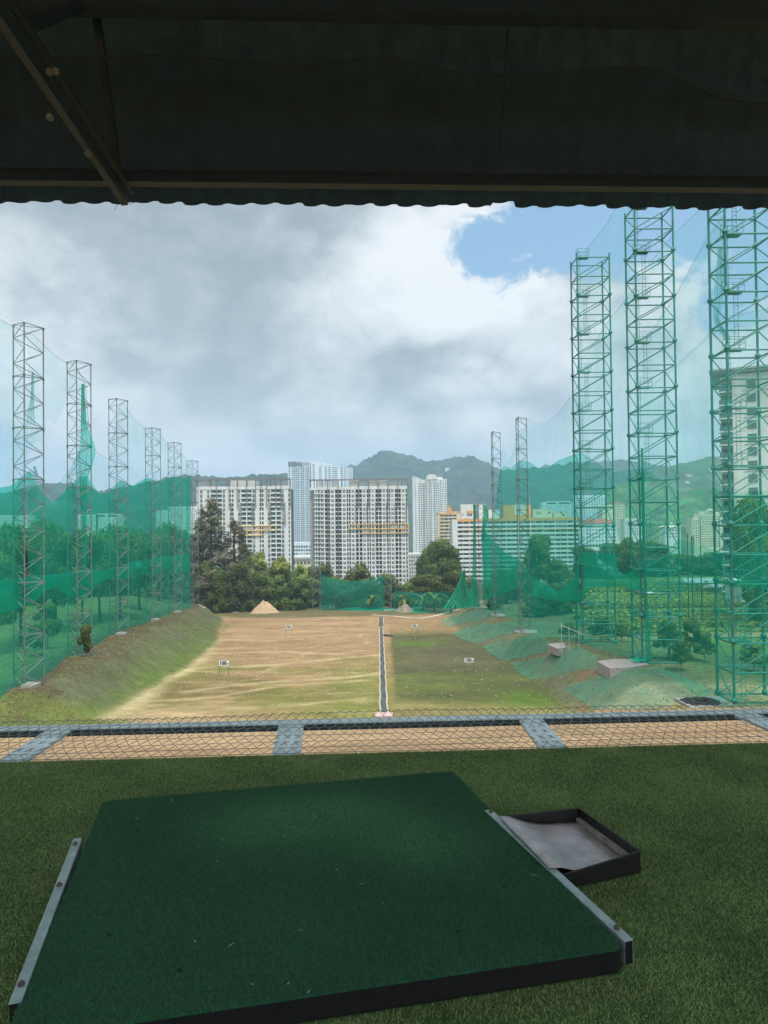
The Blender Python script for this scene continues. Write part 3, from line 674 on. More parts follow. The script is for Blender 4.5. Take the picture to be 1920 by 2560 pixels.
# --- farther blocks
def simple(name, label, pxl, py0, pxr, D, wallm, glass, cols, rows, pitch, wfrac=.5, hfrac=.5, steps=(), roof=None, top=6, cat='building'):
    b = Bldg(name, label, cat, pxl, pxr, py0, D)
    b.part('wall', wallm, [(pxl, py0, pxr, 9999)] + list(steps), depth=16)
    w = (pxr - pxl) / cols
    b.windows([(pxl + w * (i + .5 - wfrac / 2), py0 + top + pitch * j, pxl + w * (i + .5 + wfrac / 2), py0 + top + pitch * (j + hfrac)) for j in range(rows) for i in range(cols)], glass, front=.1)
    if roof:
        mb = MB(); z0 = b.z(py0); h = b.z(py0 - roof[1]) - z0; x0, x1 = b.x(pxl) - .8, b.x(pxr) + .8; y0, y1 = D - .8, D + 16.8; xm = (x0 + x1) / 2; ins = min((x1 - x0) / 2, 8) * .9
        mb.add([(x0, y0, z0 + .02), (x1, y0, z0 + .02), (x1, y1, z0 + .02), (x0, y1, z0 + .02), (x0 + ins, D + 8, z0 + h), (x1 - ins, D + 8, z0 + h)], [(0, 1, 5, 4), (1, 2, 5), (2, 3, 4, 5), (3, 0, 4), (3, 2, 1, 0)])
        mb.build('roof', roof[0], b.root, loc=b.o)
    return b
simple('twin_block', 'blue-grey twin apartment slabs low on the hillside behind the long slab block', 1355, 1256, 1432, 1250, BLUEW, GLASSB, 14, 9, 4.6, .6, .55, steps=[(1368, 1253, 1392, 1260), (1398, 1253, 1428, 1260)])
simple('glass_tower', 'pale blue gridded tower seen through the right-hand lattice towers', 1440, 1238, 1516, 1150, BLUEW, GLASSB, 12, 16, 5, .62, .6)
simple('red_roofed_block', 'pale block with small windows and a low red roof behind the first tall lattice tower', 1456, 1308, 1542, 620, BLUEW, GLASSD, 11, 6, 9, .42, .42, roof=(REDR, 11))
b = simple('yellow_tower', 'yellow-cream stepped tower topped by a small red roof', 1536, 1259, 1562, 820, CREAM, GLASSG, 4, 12, 6.2, .5, .5, steps=[(1506, 1266, 1537, 9999), (1516, 1262, 1537, 1270)], roof=(REDR, 5))
simple('white_flats', 'low white flats with rows of dark windows right of the yellow tower', 1562, 1296, 1606, 760, WHITE, GLASSD, 9, 6, 6.2, .45, .45)
simple('small_hall', 'small white block under a pale hipped roof seen between the two tall lattice towers', 1664, 1318, 1702, 700, WHITE, GLASSD, 5, 3, 8, .45, .45, roof=(PALEROOF, 11))
b = simple('domed_condominium', 'cream condominium stepped up to a domed centre between the tall lattice towers', 1750, 1283, 1800, 800, CREAM, GLASSD, 10, 13, 6.1, .42, .5, steps=[(1731, 1294, 1752, 9999), (1798, 1293, 1816, 9999), (1762, 1277, 1786, 1284), (1729, 1340, 1734, 9999)], top=8)
mb = MB()
for a, c, r_ in ((1774, 1277, 9), (1757, 1284, 6), (1792, 1284, 6)):
    ctr = P(a, c, 803); mb.ball((ctr.x, ctr.y, b.z(c)), (b.x(a + r_) - b.x(a)), 12, 6, (1, 1, .62))
mb.build('dome', PALEROOF, b.root, True, loc=b.o)
b.windows([(1733.5 + 6 * i, 1300 + 6.1 * j, 1736.5 + 6 * i, 1303.2 + 6.1 * j) for j in range(10) for i in range(3)], GLASSD, front=.1, cap=130)
simple('hillfoot_flats', 'white apartment flats behind the left nets next to the last left tower', 391, 1275, 420, 900, WHITE, GLASSB, 5, 12, 5.6, .45, .45)
simple('hillfoot_flats', 'taller white flats touching the left edge of the pale grey apartment block', 420, 1266, 494, 900, WHITE, GLASSB, 14, 12, 5.6, .4, .45)
simple('park_side_flats', 'stepped pale flats above the park trees between the second and third left towers', 194, 1286, 245, 700, WHITE, GLASSB, 9, 6, 6.5, .4, .45, steps=[(240, 1284, 262, 1292), (240, 1288, 296, 9999), (270, 1285, 290, 1292)])
simple('park_side_flats', 'pale flats above the park trees at the far left edge', -10, 1288, 68, 700, WHITE, GLASSB, 14, 6, 6.5, .4, .45)
simple('lane_house', 'small white house block right of the central apartment block above the trees', 1022, 1384, 1050, 520, WHITE, GLASSD, 5, 6, 9.5, .45, .5)
simple('lane_house', 'second white house block half behind the round dark tree', 1046, 1400, 1070, 530, BLUEW, GLASSD, 4, 5, 9.5, .45, .5)

# --- near white condominium at the right edge (turned towards the left)
Dn = 166.0
root = thing('corner_condominium', 'large white condominium with dark green balconies and an overhanging roof at the right edge', 'building', (X(1806, 1312, Dn), Dn, -20)); root.rotation_euler = (0, 0, R(-27))
kz = lambda py: Z(1806, py, Dn) + 20
top = kz(926); Lw = 42.0
mb = MB(); mb.box((0, 2.2, 0), (Lw, 20, top - 1.2)); mb.box((2.6, 0, 0), (4.9, 2.2, top - 1.2)); mb.box((4.9, .4, 0), (Lw, 2.2, top - 1.2)); mb.build('wall', WHITE, root)
mb = MB(); mb.box((-1.6, -1.2, top - 1.0), (Lw + 1, 21, top - .45)); mb.box((-2.2, -1.8, top - .45), (Lw + 1, 21.5, top)); mb.build('roof', GREYW, root)
fh = 3.15; nf = int((top - 3) / fh)
for k in range(nf):
    z1 = top - 3.0 - fh * k
    mb = MB(); mb.box((-.2, -.2, z1 - 2.1), (2.6, .1, z1 - 1.0)); mb.build('balcony', GLASSG, root)
    mb = MB(); mb.box((-.3, -.3, z1 - 2.4), (2.6, 2.2, z1 - 2.12)); mb.build('balcony_slab', WHITE, root)
    mb = MB(); mb.box((.2, 2.1, z1 - 2.0), (2.4, 2.19, z1 + .2)); mb.build('balcony_door', GLASSD, root)
    for a, w in ((5.7, 1.9), (10.8, 2.4), (16, 1.8), (21, 2.4), (27, 1.8), (32, 2.4)):
        if k < 12 or a < 12:
            mb = MB(); mb.box((a, .28, z1 - 1.7), (a + w, .36, z1 + .1)); wn = mb.build('window', GLASSG, root)
            mb = MB(); mb.box((a - .08, .2, z1 - 1.8), (a + w + .08, .27, z1 - 1.7)); mb.box((a + w / 2 - .04, .2, z1 - 1.7), (a + w / 2 + .04, .27, z1 + .1)); mb.box((a + w / 2 + .04, .2, z1 - .95), (a + w, .27, z1 - .88)); mb.build('frame', DARK, wn)
    if k % 2 == 0:
        mb = MB(); mb.box((4.95, .25, z1 - 2.35), (Lw, .39, z1 - 2.25)); mb.build('string_course', GREYW, root)

bpy.context.view_layer.update()
def villa(label, px, py, w, h, wm, roof=None):
    d = ray(px, py); best = None
    for ho in HILLS:
        ok, loc, nr, ix = ho.ray_cast(EYE, d)
        if ok and (best is None or loc.y < best.y): best = loc
    if best is None: return
    t = thing('hillside_villa', label, 'house', best); k = best.y / F; W_, H_ = w * k, h * k
    mb = MB(); mb.box((-W_ / 2, -4, -8), (W_ / 2, 6, H_)); mb.build('wall', wm, t)
    mb = MB(); x0 = W_ / 2 + 1; z0 = H_ + .02
    mb.add([(-x0, -5, z0), (x0, -5, z0), (x0, 7, z0), (-x0, 7, z0), (-x0 * .6, 1, z0 + H_ * .5), (x0 * .6, 1, z0 + H_ * .5)], [(0, 1, 5, 4), (1, 2, 5), (2, 3, 4, 5), (3, 0, 4), (3, 2, 1, 0)]); mb.build('roof', roof or wm, t)
    for i in range(3):
        mb = MB(); a = -W_ / 2 + W_ * (i + .3) / 3; mb.box((a, -4.1, H_ * .25), (a + W_ * .13, -4.0, H_ * .75)); mb.build('window', GLASSD, t)
villa('tiny white villa high on the forested main hill', 1118, 1177, 11, 4, WHITE)
villa('tiny villa under a red roof on the right green hill', 1722, 1188, 16, 3, CREAM, REDR)
villa('tiny pale villa on the right green hill above the domed condominium', 1780, 1176, 12, 3, WHITE)
villa('second tiny pale villa below the red-roofed one on the right hill', 1718, 1206, 10, 2.5, WHITE)

# ------------------------------------------------------------------ lattice towers
STEEL = mat('weathered_steel', lin((112, 128, 126)), lin((78, 92, 92)), .8, .55, coord='obj', spec=.4)
GSTEEL = mat('green_painted_steel', lin((16, 126, 112)), lin((14, 98, 90)), .9, .45, coord='obj', spec=.5)
GPLATE = mat('green_plate', lin((12, 112, 84)), None, 2, .5, coord='obj')
CONC = mat('old_concrete', lin((166, 158, 148)), lin((130, 122, 112)), 4, .9, bump=.3, bscale=8)
CONCP = mat('pink_grey_concrete', lin((172, 156, 152)), lin((136, 126, 122)), 4, .9, bump=.3, bscale=8)

def tri_tower(name, label, legs, secs, sh, group=None, leg_r=.07, br_r=.045, mt=None, zig=4):
    mt = mt or STEEL
    t = thing(name, label, 'lattice tower', (0, 0, 0), group); n = len(legs); H = secs * sh
    for (x, y) in legs:
        mb = MB(); mb.tube([(x, y, 0), (x, y, H)], leg_r, 6)
        for k in range(secs + 1): mb.tube([(x, y, k * sh - .12), (x, y, k * sh + .12)], leg_r * 1.9, 6)
        mb.build('leg', mt, t)
    for k in range(secs + 1):
        mb = MB()
        for i in range(n):
            a, b_ = legs[i], legs[(i + 1) % n]
            mb.bar((a[0], a[1], k * sh + .1), (b_[0], b_[1], k * sh + .1), br_r, 5)
        mb.build('ring_beam', mt, t)
    q = sh / zig
    for k in range(secs):
        for i in range(n):
            a, b_ = legs[i], legs[(i + 1) % n]
            for j in range(zig):
                p0, p1 = (a, b_) if (j + i) % 2 == 0 else (b_, a)
                MB().bar((p0[0], p0[1], k * sh + .1 + q * j), (p1[0], p1[1], k * sh + .1 + q * (j + 1)), br_r * .95, 4).build('diagonal_brace', mt, t)
    return t
LEGS = [(.55, -1.1), (-1.15, -.15), (1.5, 1.3)]
LT = [(62, 77.8, 1707), (192, 96, 1632), (292, 118.6, 1588), (380, 146, 1550), (435, 164, 1535), (480, 193, 1517)]
GL = 'triangular lattice towers on the left bank'
lab = ['grey triangular lattice tower on the left bank, largest and nearest of its row', 'grey lattice tower with green netting bunched on it and a bush at its foot',
       'third grey lattice tower along the left bank, concrete block showing at its foot', 'grey lattice tower on the left bank over a reddish scar of bare soil',
       'grey lattice tower on the left bank standing just before the white flats', 'smallest and farthest grey lattice tower on the left, beside the dark casuarinas']
first = tri_tower('lattice_tower', lab[0], LEGS, 7, 5.75, GL)
ft = tree_of(first); LP = []
for i, (px, D, by) in enumerate(LT):
    o = first if i == 0 else copy_tree(ft)
    x = X(px, by, D); z = terr1(x, D) - .1
    ztop = Z(px, [815, 907, 1000, 1072, 1108, 1153][i], D)
    o.location = (x, D, z); o.scale = (1, 1, (ztop - z) / 40.25); o['label'] = lab[i]; LP.append((x, D))
GR0 = 'slim lattice towers on the right bank'
RT0 = [(1246, 154.5, 1082, 'slim lattice tower with a bent top rim, farther of the slim pair on the right'), (1311, 131, 1047, 'slim flat-topped lattice tower at the left end of a faint high net')]
RP0 = []
for px, D, ty, lb in RT0:
    o = copy_tree(ft); x = X(px, 1540, D); z = terr1(x, D) - .1
    o.location = (x, D, z); o.scale = (1, 1, (Z(px, ty, D) - z) / 40.25); o.rotation_euler = (0, 0, R(200)); o['label'] = lb; o['group'] = GR0; RP0.append((x, D))
SQ = [(-1.2, -1.2), (1.2, -1.2), (1.2, 1.2), (-1.2, 1.2)]
st = tri_tower('lattice_tower', 'short lattice tower wrapped in bunched green netting in front of the long slab block', [(-1.4, -.6), (1.4, -.6), (0, 1.4)], 4, 6.2)
Ds = 175; xs = X(1200, 1500, Ds); zs = terr1(xs, Ds); st.location = (xs, Ds, zs - .1); st.scale = (1, 1, (Z(1200, 1262, Ds) - zs) / 24.8)
bt1 = tri_tower('lattice_tower', 'low open lattice tower at the left end of the back net', [(-1.1, -.8), (1.6, -.6), (.9, 1.6)], 2, 6.6)
D = 226; x = X(790, 1514, D); z = terr1(x, D); bt1.location = (x, D, z - .1); bt1.scale = (1, 1, (Z(790, 1418, D) - z) / 13.2)
bt2 = copy_tree(tree_of(bt1)); x = X(972, 1520, D); z = terr1(x, D); bt2.location = (x, D, z - .1); bt2.scale = (1, 1, (Z(972, 1428, D) - z) / 13.2); bt2.rotation_euler = (0, 0, R(75)); bt2['label'] = 'low lattice tower beside the grey dirt heap at the back of the range'
for o in (bt1, bt2): o['group'] = 'low lattice towers at the back net'
bt3 = copy_tree(tree_of(bt1)); D3 = 196; x = X(1168, 1518, D3); z = terr1(x, D3); bt3.location = (x, D3, z - .1); bt3.scale = (1, 1, (Z(1168, 1408, D3) - z) / 13.2); bt3.rotation_euler = (0, R(-5), R(20)); bt3['label'] = 'low tilted lattice tower holding up the tent-shaped green net'

def box_tower(name, label, levels, group):
    t = thing(name, label, 'lattice tower', (0, 0, 0), group); w, d, sh = 4.5, 3.2, 5.4; H = levels * sh
    L = [(0, 0), (w, 0), (w, d), (0, d)]
    for (x, y) in L:
        mb = MB(); mb.tube([(x, y, 0), (x, y, H + .4)], .12, 8)
        for k in range(levels):
            mb.tube([(x, y, k * sh - .3), (x, y, k * sh), (x, y, k * sh + .3)], [.13, .30, .13], 8)
        mb.build('leg', GSTEEL, t)
    for k in range(levels * 2 + 1):
        mb = MB(); z = k * sh / 2 - .18
        for i in range(4):
            a, b_ = L[i], L[(i + 1) % 4]; mb.bar((a[0], a[1], z), (b_[0], b_[1], z), .085, 6)
        mb.build('ring_beam', GSTEEL, t)
    for k in range(levels * 2):
        z0 = k * sh / 2 - .1; z1 = z0 + sh / 2 - .1
        for a, b_ in (((0, 0, z0), (w, 0, z1)), ((0, d, z0), (w, d, z1)), ((0, d, z1), (0, 0, z0)), ((w, d, z1), (w, 0, z0))):
            MB().bar(a, b_, .06, 5).build('diagonal_brace', GSTEEL, t)
    for k in range(1, levels + 1):
        z = k * sh
        mb = MB(); mb.box((.15, .15, z - .12), (1.75, 1.15, z + .0)); pl = mb.build('platform', GPLATE, t)
        mb = MB()
        for (a, b_) in ((.15, .15), (1.75, .15), (1.75, 1.15), (.15, 1.15)): mb.bar((a, b_, z), (a, b_, z + 1.1), .025, 4)
        for h in (.55, 1.1):
            pts = [(.15, .15), (1.75, .15), (1.75, 1.15), (.15, 1.15)]
            for i in range(4): mb.bar((*pts[i], z + h), (*pts[(i + 1) % 4], z + h), .022, 4)
        mb.build('railing', GSTEEL, pl)
    for k in range(levels):
        z0, z1 = k * sh, (k + 1) * sh + .9; xo = .4 if k % 2 else 1.25
        mb = MB()
        for s in (-.2, .2): mb.bar((xo + s, .75, z0), (xo + s, .75, z1), .024, 4)
        for j in range(int((z1 - z0) / .33)): mb.bar((xo - .2, .75, z0 + .2 + .33 * j), (xo + .2, .75, z0 + .2 + .33 * j), .016, 3)
        lad = mb.build('ladder', GSTEEL, t)
        mb = MB()
        for j in range(4):
            zz = z0 + 2.2 + j * .95
            pts = [(xo + .36 * math.sin(a), .75 - .36 + .36 * math.cos(a) - .02, zz) for a in np.linspace(-2.6, 2.6, 9)]
            mb.tube(pts, .016, 3)
        mb.build('cage_hoop', GSTEEL, lad)
    return t
GB = 'tall green box-section lattice towers on the right'
big = box_tower('lattice_tower', 'tall green box-section lattice tower whose top platform shows below the eave', 10, GB)
bt = tree_of(big); RP = []
for i, (px, by, D, lb) in enumerate(((1458, 1606, 97, None), (1606, 1654, 82, 'middle of the three tall green lattice towers, its top cut off by the eave'), (1836, 1752, 64, 'nearest tall green lattice tower, cut by the right picture edge before the white condominium'))):
    o = big if i == 0 else copy_tree(bt); x = X(px, by, D); z = terr1(x + 1, D + 1) - .35
    z = Z(px, by, D); o.location = (x, D, z); RP.append((x, D))
    if i == 0: o.scale = (1, 1, (Z(1445, 640, D) - z) / 54.0)
    if lb: o['label'] = lb

# concrete foundation pads
def pad(name, label, pts, zt, h, m=CONCP, extra=None):
    base = [hit_z(a, c, zt) for a, c in pts]; n = len(base)
    ctr = sum(base, Vector()) / n; mb = MB()
    tp = [v - ctr for v in base]
    mb.add([v for v in tp] + [v - Vector((0, 0, h)) for v in tp], [tuple(range(n))[::-1] if False else tuple(range(n))] + [(i, i + n, (i + 1) % n + n, (i + 1) % n) for i in range(n)])
    o = mb.build(name, m, None, loc=ctr); tag(o, label, 'concrete pad', 'concrete pads along the right bank'); return o
def padz(px, py, D): return hit_terr(px, py).z + .25
z1 = padz(1760, 1760, 68.5)
pad('foundation_pad', 'low concrete pad with a heap of black rubbish on it, nearest on the right', [(1684, 1744), (1708, 1757), (1728, 1771), (1848, 1768), (1806, 1740)], z1, 1.2)
z2 = padz(1540, 1655, 88)
pad('foundation_pad', 'pinkish concrete pad with a scrap of green net before the middle tall tower', [(1492, 1653), (1525, 1671), (1580, 1668), (1622, 1660), (1590, 1648), (1535, 1647)], z2, 1.3)
z3 = padz(1400, 1612, 104)
pad('foundation_pad', 'pale concrete pad at the foot of the first tall green tower', [(1368, 1610), (1394, 1622), (1436, 1614), (1428, 1608), (1400, 1606)], z3, 1.0)
z4 = padz(1315, 1578, 128)
pad('foundation_pad', 'grey concrete block under the flat-topped slim tower', [(1284, 1577), (1296, 1582), (1345, 1582), (1340, 1574), (1300, 1573)], z4, 1.6, CONC)
z5 = padz(1245, 1537, 152)
pad('foundation_pad', 'grey concrete block under the bent-topped slim tower', [(1224, 1536), (1240, 1541), (1266, 1539), (1258, 1533), (1232, 1533)], z5, 1.5, CONC)
z6 = padz(1200, 1518, 172)
pad('foundation_pad', 'small concrete slab under the short net-wrapped tower', [(1176, 1517), (1190, 1520), (1222, 1519), (1216, 1515), (1184, 1515)], z6, 1.0, CONC)
BLACK = mat('black_rubbish', lin((26, 28, 30)), lin((44, 44, 44)), 6, .7, bump=.8, bscale=14, bdist=.1)
mb = MB()
c = hit_z(1752, 1755, z1)
for i in range(70):
    a = random.uniform(0, 6.28); r = random.random() ** .6
    mb.ball((c.x + 1.75 * r * math.cos(a), c.y + 1.5 * r * math.sin(a), z1 + .05 + .28 * (1 - r) * random.random()), random.uniform(.12, .34), 7, 5, (1.3, 1, .5))
tag(mb.build('rubbish_heap', BLACK), 'black heap of net and plastic rubbish lying on the nearest concrete pad', 'rubbish heap')
for i, (px, D) in enumerate(((62, 77.2), (292, 118), (380, 145.5), (435, 163.5))):
    x, y = LP[(0, 2, 3, 4)[i]]; z = terr1(x + 1.2, y - 1.2); mb = MB()
    mb.box((.1, -.9, -1.0), (1.5, .8, .35)); mb.box((.2, -.8, .35), (.9, .6, .45))
    tag(mb.build('footing_block', CONC, None, loc=(x + .2, y - .6, z)), ('grey concrete footing at the foot of the nearest left tower', 'grey concrete footing at the foot of the third left tower', 'concrete footing by the reddish soil scar under the fourth left tower', 'small concrete footing under the fifth left tower')[i], 'footing', 'footings along the left bank')

# ------------------------------------------------------------------ nets
N_FAINT = net_mat('thin_net', .10, .5, .2, c=lin((130, 220, 212)), tint=(.94, .985, .985))
N_MAIN = net_mat('net', .30, .10, .12, tint=(.50, .86, .80))
N_MAIN2 = net_mat('second_net_layer', .20, .2, .2, tint=(.70, .92, .88))
N_BAND = net_mat('doubled_net', .60, .10, .3, c=lin((4, 176, 146)), tint=(.40, .84, .76))
N_RMAIN = net_mat('right_net', .24, .4, .16, tint=(.66, .93, .88))
N_BACK = net_mat('back_net', .5, .2, .3, c=lin((26, 136, 116)))
N_HEAP = net_mat('gathered_net', .62, .3, 1.2, c=lin((10, 190, 156)))
N_GND = net_mat('ground_net', .20, .4, .4, c=lin((96, 186, 162)), trans=.08, tint=(.9, .97, .95))
def E(lst):
    a = np.array(lst, float); return lambda px: float(np.interp(px, a[:, 0], a[:, 1]))
def sheet(name, A, B, top, bot, m, parent, off=0.0, nx=28, nz=14, bil=.35, seed=0, fold=0.0, lim=None):
    d = Vector((B[0] - A[0], B[1] - A[1], 0)); nrm = Vector((d.y, -d.x, 0)).normalized()
    vs = []; root = -Vector(parent.location)
    for i in range(nx + 1):
        t = i / nx
        if lim: t = lim[0] + (lim[1] - lim[0]) * t
        px_, py_ = A[0] + d.x * t, A[1] + d.y * t
        sx = px_of((px_, py_, 0))[0]
        zt = Z(sx, top(sx), py_)
        zb = terr1(px_, py_) - .15 if bot is None else Z(sx, bot(sx), py_)
        zb = min(zb, zt - .02)
        for j in range(nz + 1):
            s = j / nz; z = zt + (zb - zt) * s
            o = off + bil * math.sin(math.pi * s) * (mnoise.noise(Vector((px_ * .15 + seed, py_ * .15, z * .12))) * 2) + bil * .8 * math.sin(math.pi * t) * math.sin(math.pi * s)
            if fold: o += fold * math.sin(i * 2.1 + .15 * j + seed)
            vs.append(Vector((px_, py_, z)) + nrm * o + root)
    fs = [(i * (nz + 1) + j, (i + 1) * (nz + 1) + j, (i + 1) * (nz + 1) + j + 1, i * (nz + 1) + j + 1) for i in range(nx) for j in range(nz)]
    return MB().add(vs, fs).build(name, m, parent, True)
Lp = [(X(-145, 1700, 62) , 62)] + LP
Lp = [(x - .7, y + 1.7) for x, y in Lp]
e_main = E([(-150, 1240), (25, 1215), (75, 1175), (95, 1225), (130, 1258), (165, 1225), (200, 1190), (215, 1190), (245, 1235), (275, 1230), (300, 1200), (330, 1215), (365, 1195), (400, 1205), (435, 1190), (460, 1195), (490, 1185)])
e_u2 = E([(-150, 1360), (75, 1345), (88, 1352), (128, 1328), (170, 1328), (230, 1335), (290, 1345), (332, 1338), (366, 1322), (400, 1345), (416, 1330), (450, 1350), (490, 1340)])
e_bt = E([(-150, 1470), (60, 1445), (90, 1437), (120, 1438), (168, 1431), (230, 1422), (256, 1428), (300, 1416), (330, 1405), (376, 1398), (420, 1390), (490, 1385)])
e_bb = E([(-150, 1560), (0, 1535), (46, 1523), (88, 1511), (115, 1480), (143, 1469), (185, 1496), (216, 1500), (247, 1461), (278, 1446), (309, 1450), (347, 1432), (378, 1442), (416, 1423), (444, 1435), (474, 1425), (490, 1440)])
e_ft = E([(-150, 770), (0, 798), (25, 812), (85, 838), (110, 862), (140, 890), (168, 907), (190, 912), (215, 960), (222, 1060), (240, 1130), (275, 1150), (300, 1010), (312, 1012), (335, 1045), (363, 1072), (400, 1085), (420, 1108), (450, 1125), (467, 1153), (491, 1156)])
ll = ['green net running out of the left picture edge to the nearest left tower', 'torn green net hung between the nearest left tower and the bush-footed tower', 'green net between the bush-footed tower and the third left tower',
      'green net under a faint hanging curve between the third and fourth left towers', 'green net between the fourth and fifth left towers', 'dense green net ending the left row beside the casuarinas']
for i in range(6):
    A_, B_ = Lp[i], Lp[i + 1]
    t = thing('safety_net', ll[i], 'net', (A_[0], A_[1], terr1(*A_)), 'green nets along the left bank')
    sheet('net_sheet', A_, B_, e_main, None, N_MAIN, t, seed=i)
    sheet('upper_net', A_, B_, e_main, e_u2, N_MAIN2, t, .25, nz=6, seed=i + 9)
    sheet('overlap_band', A_, B_, e_bt, e_bb, N_BAND, t, -.25, nz=6, seed=i + 19)
    if i != 1: sheet('thin_top_net', A_, B_, e_ft, e_main, N_FAINT, t, .05, nz=10, seed=i + 29)
    else:
        sheet('thin_top_net', A_, B_, e_ft, E([(60, 1150), (90, 1100), (105, 1110), (118, 1050), (140, 1060), (165, 1000), (170, 985)]), N_FAINT, t, .05, nz=10, seed=i + 29)
    # edge rope
    pts = []
    for k in range(25):
        u = k / 24; x, y = A_[0] + (B_[0] - A_[0]) * u, A_[1] + (B_[1] - A_[1]) * u; sx = px_of((x, y, 0))[0]
        pts.append(Vector((x, y, Z(sx, e_ft(sx), y))) - Vector(t.location))
    MB().tube(pts, .022, 4).build('edge_rope', STEEL, t)
# gathered nets hanging on the left towers
def bundle(name, label, px, D, rows, m, group=None, dx=0.0, fold=.18, seed=0):
    # rows: (photo y, left px, right px)
    t = thing(name, label, 'net', P(px, rows[-1][0], D), group); vs = []; n = 26; rr = []
    ys = np.linspace(rows[0][0], rows[-1][0], 22); ra = np.array(rows, float)
    for yy in ys:
        a = np.interp(yy, ra[:, 0], ra[:, 1]); c = np.interp(yy, ra[:, 0], ra[:, 2])
        for i in range(n + 1):
            v = P(a + (c - a) * i / n, yy, D); v.y += fold * math.sin(i * 1.9 + seed + yy * .02) + .1 * math.sin(i * .7); vs.append(v - Vector(t.location))
    fs = [(r * (n + 1) + i, r * (n + 1) + i + 1, (r + 1) * (n + 1) + i + 1, (r + 1) * (n + 1) + i) for r in range(len(ys) - 1) for i in range(n)]
    MB().add(vs, fs).build('folded_net', m, t, True)
    mb = MB()
    for k in range(5):
        f = (k + .5) / 5; pts = []
        for yy in ys:
            a = np.interp(yy, ra[:, 0], ra[:, 1]); c = np.interp(yy, ra[:, 0], ra[:, 2]); v = P(a + (c - a) * (f + .05 * math.sin(yy * .03 + k)), yy, D - .1); pts.append(v - Vector(t.location))
        mb.tube(pts, .009, 3)
    mb.build('net_cord', STEEL, t)
    return t
N_BUN = net_mat('bunched_net', .28, .4, .8, c=lin((40, 214, 190)))
bundle('hanging_net', 'green net bunched along the bush-footed left tower and flaring out below', 208, 97, [(960, 203, 211), (1060, 202, 216), (1110, 200, 236), (1140, 196, 240), (1200, 198, 218), (1300, 204, 217), (1420, 206, 214)], N_BUN)
bundle('hanging_net', 'long torn flap of green net hanging on the nearest left tower', 77, 79.2, [(930, 80, 84), (1000, 76, 85), (1040, 68, 86), (1062, 64, 90)], N_FAINT, seed=3)
bundle('hanging_net', 'sagging green swag of net beside the nearest left tower', 105, 80.5, [(1165, 84, 88), (1200, 86, 100), (1240, 88, 122), (1262, 92, 150), (1280, 100, 130)], N_FAINT, seed=5)
bundle('hanging_net', 'fan of net strands left of the bush-footed tower', 170, 96, [(1130, 196, 200), (1170, 176, 200), (1200, 152, 200), (1222, 128, 200), (1240, 120, 196)], N_FAINT, seed=8)

# right side
R0a, R0b = RP0
Rp = [(xs + .8, Ds), (R0a[0] + .9, R0a[1]), (R0b[0] + 1.2, R0b[1]), RP[0], RP[1], RP[2], (35.5, 45)]
r_main = E([(1190, 1265), (1215, 1300), (1235, 1290), (1250, 1180), (1262, 1165), (1280, 1170), (1300, 1150), (1328, 1155), (1345, 1170), (1370, 1170), (1400, 1150), (1453, 1130), (1530, 1180), (1610, 1170), (1700, 1230), (1790, 1220), (1835, 1230), (2100, 1220)])
r_bt = E([(1190, 1300), (1262, 1380), (1300, 1400), (1328, 1440), (1400, 1480), (1440, 1440), (1453, 1380), (1540, 1385), (1548, 1435), (1600, 1425), (1610, 1400), (1660, 1400), (1700, 1345), (1835, 1390), (2100, 1380)])
r_bb = E([(1190, 1510), (1262, 1480), (1300, 1470), (1328, 1490), (1400, 1505), (1453, 1500), (1480, 1470), (1540, 1468), (1570, 1470), (1605, 1480), (1660, 1475), (1700, 1480), (1790, 1460), (1835, 1470), (2100, 1480)])
rl = ['green net between the short wrapped tower and the bent-topped slim tower', 'green net between the two slim towers under a drooping top line', 'green net from the flat-topped slim tower to the first tall green tower',
      'pale green net between the first and middle tall green towers', 'pale green net between the middle and the nearest tall green towers', 'green net leaving the right picture edge from the nearest tall tower']
faint = {1: [[(1190, 1200), (1246, 1180), (1262, 1110), (1270, 1145), (1277, 1150), (1290, 1125), (1300, 1090), (1330, 1060)]], 2: [[(1310, 1040), (1328, 1047), (1345, 1058), (1365, 1060), (1400, 1035), (1430, 995), (1460, 950)]],
         3: [[(1453, 650), (1487, 612), (1530, 562), (1556, 515), (1610, 420)], [(1453, 910), (1500, 850), (1540, 790), (1580, 745), (1610, 700)]],
         4: [[(1610, 690), (1694, 590), (1771, 520), (1840, 430)], [(1610, 870), (1696, 748), (1774, 611), (1840, 520)], [(1610, 985), (1700, 914), (1780, 842), (1840, 770)]],
         5: [[(1830, 560), (1920, 470), (2300, 300)], [(1830, 790), (1920, 775), (2300, 700)]]}
for i in range(6):
    A_, B_ = Rp[i], Rp[i + 1]
    t = thing('safety_net', rl[i], 'net', (A_[0], A_[1], terr1(*A_)), 'green nets along the right bank')
    sheet('net_sheet', A_, B_, r_main, None, N_RMAIN if i > 2 else N_MAIN, t, seed=i + 50, nx=36)
    sheet('overlap_band', A_, B_, r_bt, r_bb, N_BAND if i != 4 and i != 5 else N_MAIN2, t, .2, nx=40, nz=6, seed=i + 60)
    for k, f in enumerate(faint.get(i, ())):
        fe = E(f)
        sheet('thin_top_net', A_, B_, fe, r_main, N_FAINT, t, .1 + .15 * k, nz=10, seed=i + 70 + k)
        pts = []
        for u in np.linspace(0, 1, 25):
            x, y = A_[0] + (B_[0] - A_[0]) * u, A_[1] + (B_[1] - A_[1]) * u; sx = px_of((x, y, 0))[0]
            pts.append(Vector((x, y, Z(sx, fe(sx), y))) - Vector(t.location))
        MB().tube(pts, .014, 3).build('edge_rope', STEEL, t)
